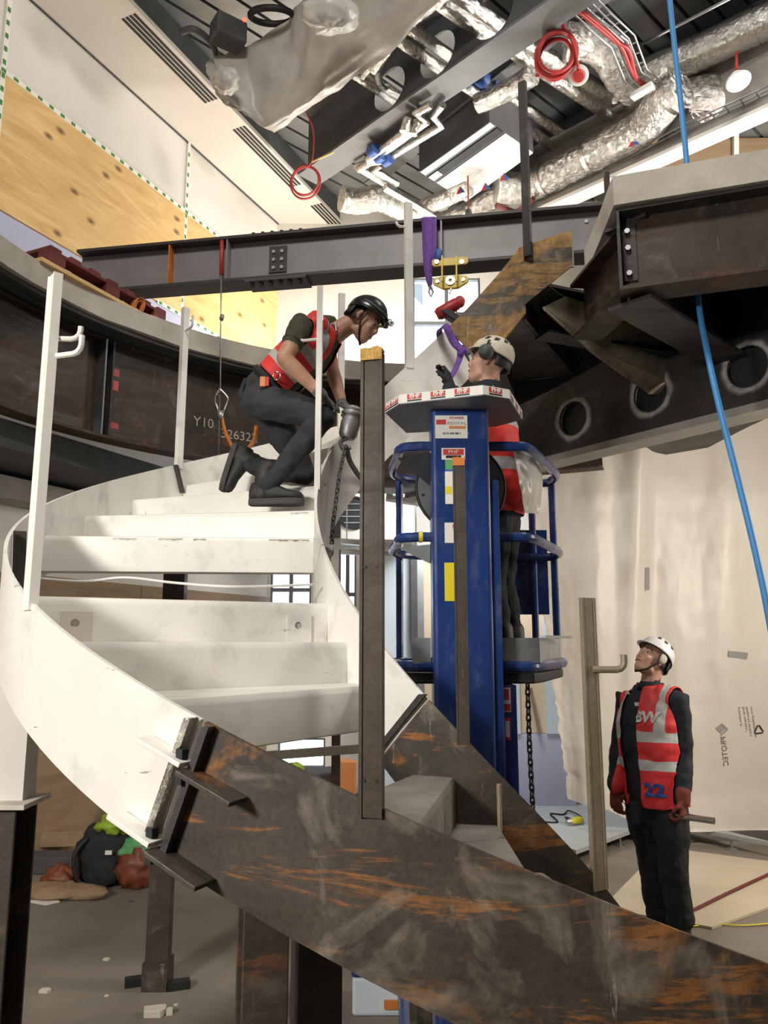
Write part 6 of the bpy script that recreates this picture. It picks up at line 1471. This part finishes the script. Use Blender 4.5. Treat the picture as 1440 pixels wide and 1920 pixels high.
# ceiling air unit
au = thing('air_unit', Wz(890, 300, 7.15), 'white bottomed air conditioning unit under the roof deck', 'air unit')
a4 = [Wz(u, v, 7.15) for u, v in ((786, 322), (918, 228), (1000, 285), (872, 378))]
m = MB(); m.add(a4+[p+V((0, 0, .38)) for p in a4], [(3, 2, 1, 0), (4, 5, 6, 7)]+[(i, (i+1) % 4, 4+(i+1) % 4, 4+i) for i in range(4)]); m.build('casing', 'ceiling_steel_grey', au)
def aq(u, v, z=7.145): return a4[0].lerp(a4[1], u).lerp(a4[3].lerp(a4[2], u), v)+V((0, 0, z-7.15))
for (u0, u1, v0, v1, mt, nm) in ((.02, 1, .0, .10, 'paper', 'edge_panel'), (.0, 1, .16, .30, 'black', 'intake_slot'), (.02, 1, .34, .66, 'paper', 'bottom_panel'), (.02, 1, .665, .99, 'paper', 'bottom_panel')):
    m = MB(); q = [aq(u0, v0), aq(u1, v0), aq(u1, v1), aq(u0, v1)]; m.add(q+[p-V((0, 0, .012)) for p in q], [(0, 1, 2, 3), (7, 6, 5, 4)]+[(i, 4+i, 4+(i+1) % 4, (i+1) % 4) for i in range(4)]); m.build(nm, mt, au)
m = MB(); q = [aq(.02, .16, 7.13), aq(.16, .16, 7.13), aq(.16, .28, 7.13), aq(.02, .28, 7.13)]; m.add(q, [(0, 1, 2, 3)]); m.build('rating_plate', 'paper', au)
# pipe loop of bent foil pipes
lp = thing('pipe_loop', Wz(750, 270, 7.1), 'bundle of three bent copper coloured foil pipes under the beam', 'pipes')
for i, pts in enumerate((((780, 232), (705, 288), (690, 300)), ((672, 318), (700, 300), (800, 228), (780, 212), (808, 196)), ((735, 352), (668, 312), (690, 305), (722, 300), (828, 236), (812, 218), (830, 196)), ((745, 345), (700, 318), (715, 308)))):
    P2 = pz(7.05+.02*i, *pts); m = MB(); m.tube(P2, .042, 12); m.build('pipe_run', 'foil', lp, smooth='auto')
for (u, v) in ((700, 282), (712, 294), (726, 300)):
    m = MB(); p = Wz(u, v, 7.04); d = (Wz(760, 245, 7.04)-Wz(700, 288, 7.04)).normalized(); m.tube([p-d*.05, p+d*.05], .06, 12); m.build('clamp', 'label_blue', lp, smooth='auto')
for (u, v) in ((760, 237), (777, 242)):
    m = MB(); m.lathe([(0, -.06), (.045, -.06), (.045, .08), (0, .08)], Wz(u, v, 7.0), (.3, -.2, 1), 14); m.build('pipe_end', 'foil', lp, smooth='auto')
duct('foil_channel', pz(7.0, (722, 350), (770, 378), (820, 408)), .05, 'foil', 'straight flat silver channel crossing the elbow duct', 'duct', 4, 4, False)
# cable trays and red cables
def tray(name, path, wd, label, z):
    P2 = [Wz(u, v, z) for u, v in path]; root = thing(name, P2[0], label, 'cable tray')
    for k in range(5):
        pts = []
        for i, p in enumerate(P2):
            d = (P2[min(i+1, len(P2)-1)]-P2[max(i-1, 0)]).normalized(); s_ = V((-d.y, d.x, 0)); pts.append(p+s_*wd*(k/4-.5))
        m = MB(); m.tube(pts, .009, 5); m.build('rod', 'galv', root, smooth=True)
    for a_, b_ in zip(P2[:-1], P2[1:]):
        d = b_-a_; L = d.length; d.normalize(); s_ = V((-d.y, d.x, 0))
        for j in range(int(L/.14)):
            m = MB(); c = a_+d*(.07+j*.14); m.bar(c-s_*wd/2, c+s_*wd/2, .009, .009); m.build('cross_wire', 'galv', root)
    return root
tray('cable_tray', ((1062, -20), (1168, 78), (1192, 140), (1290, 226), (1330, 250)), .22, 'wire cable tray with red cables stepping down beside the blue hose', 7.2)
tray('cable_tray', ((860, 452), (1000, 398), (1300, 240), (1480, 160)), .25, 'wire cable tray running along the pale beam', 6.95)
for i, pts in enumerate((((1076, 14), (1150, 75), (1180, 95), (1196, 150), (1240, 190), (1300, 238)), ((1085, 16), (1160, 80), (1188, 140), (1220, 166), (1312, 236), (1440, 176)))):
    m = MB(); m.tube(smoothpath(pz(7.17, *pts), 4), .017, 6); tag(m.build('red_cable', 'red_paint', smooth=True), ('red fire cable in the stepped cable tray, left one', 'red fire cable turning right along the pale beam')[i], 'cable')
m = MB(); m.tube(smoothpath(pz(6.97, (905, 440), (1010, 400), (1100, 352), (1290, 252)), 4), .012, 6); tag(m.build('red_cable', 'maroon', smooth=True), 'dull red cable lying in the lower cable tray', 'cable')
for i, (pts, z) in enumerate(((((1100, 20), (1175, 75), (1200, 130)), 7.3), (((1180, 95), (1440, -40)), 7.6), (((1340, 215), (1440, 165)), 7.2))):
    m = MB(); m.tube(pz(z, *pts), .016, 8); tag(m.build('conduit', 'galv', smooth=True), ('galvanised conduit beside the stepped cable tray', 'long galvanised conduit crossing the deck at top right', 'short galvanised conduit near the white disc')[i], 'conduit')
m = MB(); m.bar(Wz(1185, 182, 7.1), Wz(1225, 160, 7.1), .08, .05); tag(m.build('tray_bracket', 'paper'), 'bright white bracket under the stepped cable tray', 'bracket')
m = MB(); m.tube([Wz(930, 385, 6.9), Wz(968, 398, 6.9), Wz(1000, 372, 6.9)], .03, 6); tag(m.build('red_pipe', 'maroon'), 'dark red sprinkler pipe bend behind the dark post', 'pipe')
m = MB(); m.tube([Wz(1330, 150, 7.55), Wz(1500, 65, 7.55)], .04, 10); tag(m.build('red_pipe', 'maroon', smooth=True), 'dark red sprinkler pipe at the top right', 'pipe')
# coils of red cable
def coil(c, rx, loops, label, tail, mat='red_paint', r=.012, tilt=(.2, 0)):
    root = thing('cable_coil', c, label, 'cable coil')
    for k in range(loops):
        j = lambda s_: .12*noise.noise(V((k*3.1, s_, 0)))
        e1 = V((1, j(1), j(2)+.1)).normalized(); e2 = V((j(3), -.35+j(4), .8)).normalized(); m = MB()
        m.tube(arcpts(c+V((0, .02*k, .02*j(5))), rx*(1+.35*noise.noise(V((k*2.7+.4, 9, 0)))), e1, e2, 0, 2*PI*31/32, 31), r, 6, closed=True); m.build('loop', mat, root, smooth=True)
    m = MB(); m.tube(smoothpath(tail, 5), r, 6); m.build('tail', mat, root, smooth=True); return root
c1_ = Wz(1045, 96, 7.0); coil(c1_, .17, 6, 'thick coil of red cable hanging near the silver pipes', [Wz(1050, 24, 7.6), Wz(1058, 55, 7.3), Wz(1072, 75, 7.05), Wz(1085, 130, 6.9)], r=.016)
sd_ = thing('sounder', Wz(1085, 145, 6.9), 'white and red alarm sounder hanging below the red coil', 'sounder'); p = Wz(1085, 142, 6.88)
m = MB(); m.lathe([(0, .05), (.05, .05), (.085, .03), (.09, 0), (.07, -.01), (0, -.01)], p, (.1, .5, .8), 18); m.build('base', 'paper', sd_, smooth='auto'); m = MB(); m.lathe([(.0, -.04), (.045, -.035), (.06, -.01), (.06, 0)], p, (.1, .5, .8), 18); m.build('dome', 'label_red', sd_, smooth='auto')
c2_ = Wz(572, 338, 6.75); coil(c2_, .15, 4, 'coil of thin red cable hanging at the bulkhead edge', [Wz(570, 205, 8.0), Wz(577, 215, 7.4), Wz(588, 250, 7.2), Wz(585, 300, 6.9), c2_+V((.0, 0, .14))], r=.009)
m = MB(); m.bar(Wz(582, 305, 6.9), Wz(626, 285, 7.0), .015, .015); tag(m.build('timber_lath', 'plywood'), 'thin pale lath sticking out above the red coil', 'lath')
# hanging ceiling disc and pendant lamp
dc = thing('ceiling_disc', Wz(1385, 155, 6.9), 'white round ceiling speaker hanging by a red cable', 'speaker'); p = Wz(1385, 154, 6.9)
m = MB(); m.lathe([(0, 0), (.10, 0), (.11, .012), (.09, .03), (.06, .05), (.05, .1), (0, .1)], p, (.0, .3, 1), 24); m.build('grille', 'paper', dc, smooth='auto'); m = MB(); m.tube([p+V((0, .03, .1)), Wz(1381, 97, 7.2)], .012, 6); m.build('red_flex', 'red_paint', dc, smooth=True)
pl_ = thing('pendant_lamp', Wz(878, 420, 6.5), 'dark pendant lamp hanging on a red cable over the beam', 'lamp'); p = Wz(879, 418, 6.55)
m = MB(); m.lathe([(.03, .16), (.04, .12), (.055, .08), (.11, .03), (.125, 0), (.115, 0), (.05, .07)], p, (0, 0, 1), 20); m.build('shade', 'dark_grey', pl_, smooth='auto'); m = MB(); m.lathe([(0, -.03), (.06, -.025), (.10, -.005), (.11, 0.01)], p, (0, 0, 1), 20); m.build('diffuser', 'paper', pl_, smooth='auto')
m = MB(); m.tube([p+V((0, 0, .16)), p+V((0, 0, .62))], .009, 6); m.build('red_flex', 'red_paint', pl_)
m = MB(); m.bar(Wz(818, 408, 6.62), Wz(945, 405, 6.62), .02, .02); m.build('cross_bar', 'dark_grey', pl_)
for i, (u, v) in enumerate(((560, 105), )):
    pass
# junction box, lamp and hoses behind the wrap
jb = thing('junction_box', Wz(430, 70, 7.5), 'grey junction box with red indicator under the dark deck', 'box'); p = Wz(428, 62, 7.55)
m = MB(); m.box(p, (.3, .22, .22), R(35)); m.build('casing', 'dark_grey', jb, bevel=.02); m = MB(); m.sphere(Wz(458, 37, 7.4), .018, 8, 6); m.build('indicator', 'indicator_red', jb)
m = MB(); m.tube(smoothpath(pz(7.5, (340, 60), (365, 55), (395, 78), (405, 100)), 5), .03, 8); m.build('hose', 'dark_grey', jb, smooth=True)
m = MB(); m.tube(arcpts(Wz(510, 30, 7.6), .2, (1, 0, 0), (0, .8, .3), 0, 2*PI*23/24, 23), .03, 8, closed=True); tag(m.build('black_cable_coil', 'black', smooth=True), 'black cable coil beside the junction box', 'cable coil')
# plastic wrapped unit hanging from the deck
up_ = [Wz(*q) for q in ((388, 128, 7.45), (405, 100, 7.5), (460, 88, 7.55), (540, 40, 7.6), (590, -40, 7.6), (650, -140, 7.6))]
lo_ = [Wz(*q) for q in ((400, 150, 7.1), (440, 200, 6.95), (515, 243, 6.9), (600, 196, 6.9), (720, 108, 6.9), (870, -60, 6.9))]
def wrapf(a, b):
    p = interp(up_, a).lerp(interp(lo_, a), b); w0 = math.sin(PI*min(1, max(0, a*1.05)))
    p.z -= (.30*math.sin(PI*b)*(.3+w0*.7)); p.z += .05*noise.noise(V((a*6, b*3, 0)))+.02*noise.noise(V((a*22, b*9, 4)))+.03*math.sin(a*15+b*5)*b
    return p+V((.05*noise.noise(V((a*13, b*6, 9))), 0, 0))
m = MB(); m.grid(wrapf, 70, 36); wr = thing('wrapped_unit', Wz(560, 130, 7.0), 'ceiling unit wrapped in wrinkled translucent plastic sheeting', 'wrapped unit'); m.build('plastic_wrap', 'clear_wrap', wr, smooth=True, fix=False)
m = MB(); m.grid(lambda a, b: wrapf(a, 1)+V((0, 0, .5*b))+V((.1*b, .25*b, 0)), 50, 6); m.build('wrap_side', 'clear_wrap', wr, smooth=True, fix=False)
blob('bunched_end', Wz(424, 150, 7.0), (.12, .12, .12), 'clear_wrap', wr, 21, .3, flatb=False); blob('bunched_top', Wz(620, 28, 6.95), (.24, .16, .12), 'clear_wrap', wr, 23, .22, flatb=False)
# upper floor site lamp behind the hoist
sl_ = thing('site_lamp', Wy(880, 640, 8.2), 'glaring white site lamp seen behind the chain hoist', 'lamp'); p = Wy(873, 578, 8.2)
m = MB(); m.box(p, (.22, .1, .16)); m.build('housing', 'dark_grey', sl_, bevel=.01); m = MB(); m.box(p+V((0, -.055, 0)), (.19, .006, .13)); m.build('lamp_face', 'lamp_glow', sl_)
m = MB(); m.tube([p-V((0, 0, .08)), V((p.x, p.y, 4.42))], .02, 8); m.build('stand', 'dark_grey', sl_)
for t in (0, 2.1, 4.2):
    m = MB(); m.tube([V((p.x, p.y, 4.7)), V((p.x+.25*math.cos(t), p.y+.25*math.sin(t), 4.41))], .012, 6); m.build('stand_leg', 'dark_grey', sl_)

area('site_lamp_light', p+V((0, -.12, .02)), (p.x+.3, p.y-1.6, 7.3), .18, .12, 22)
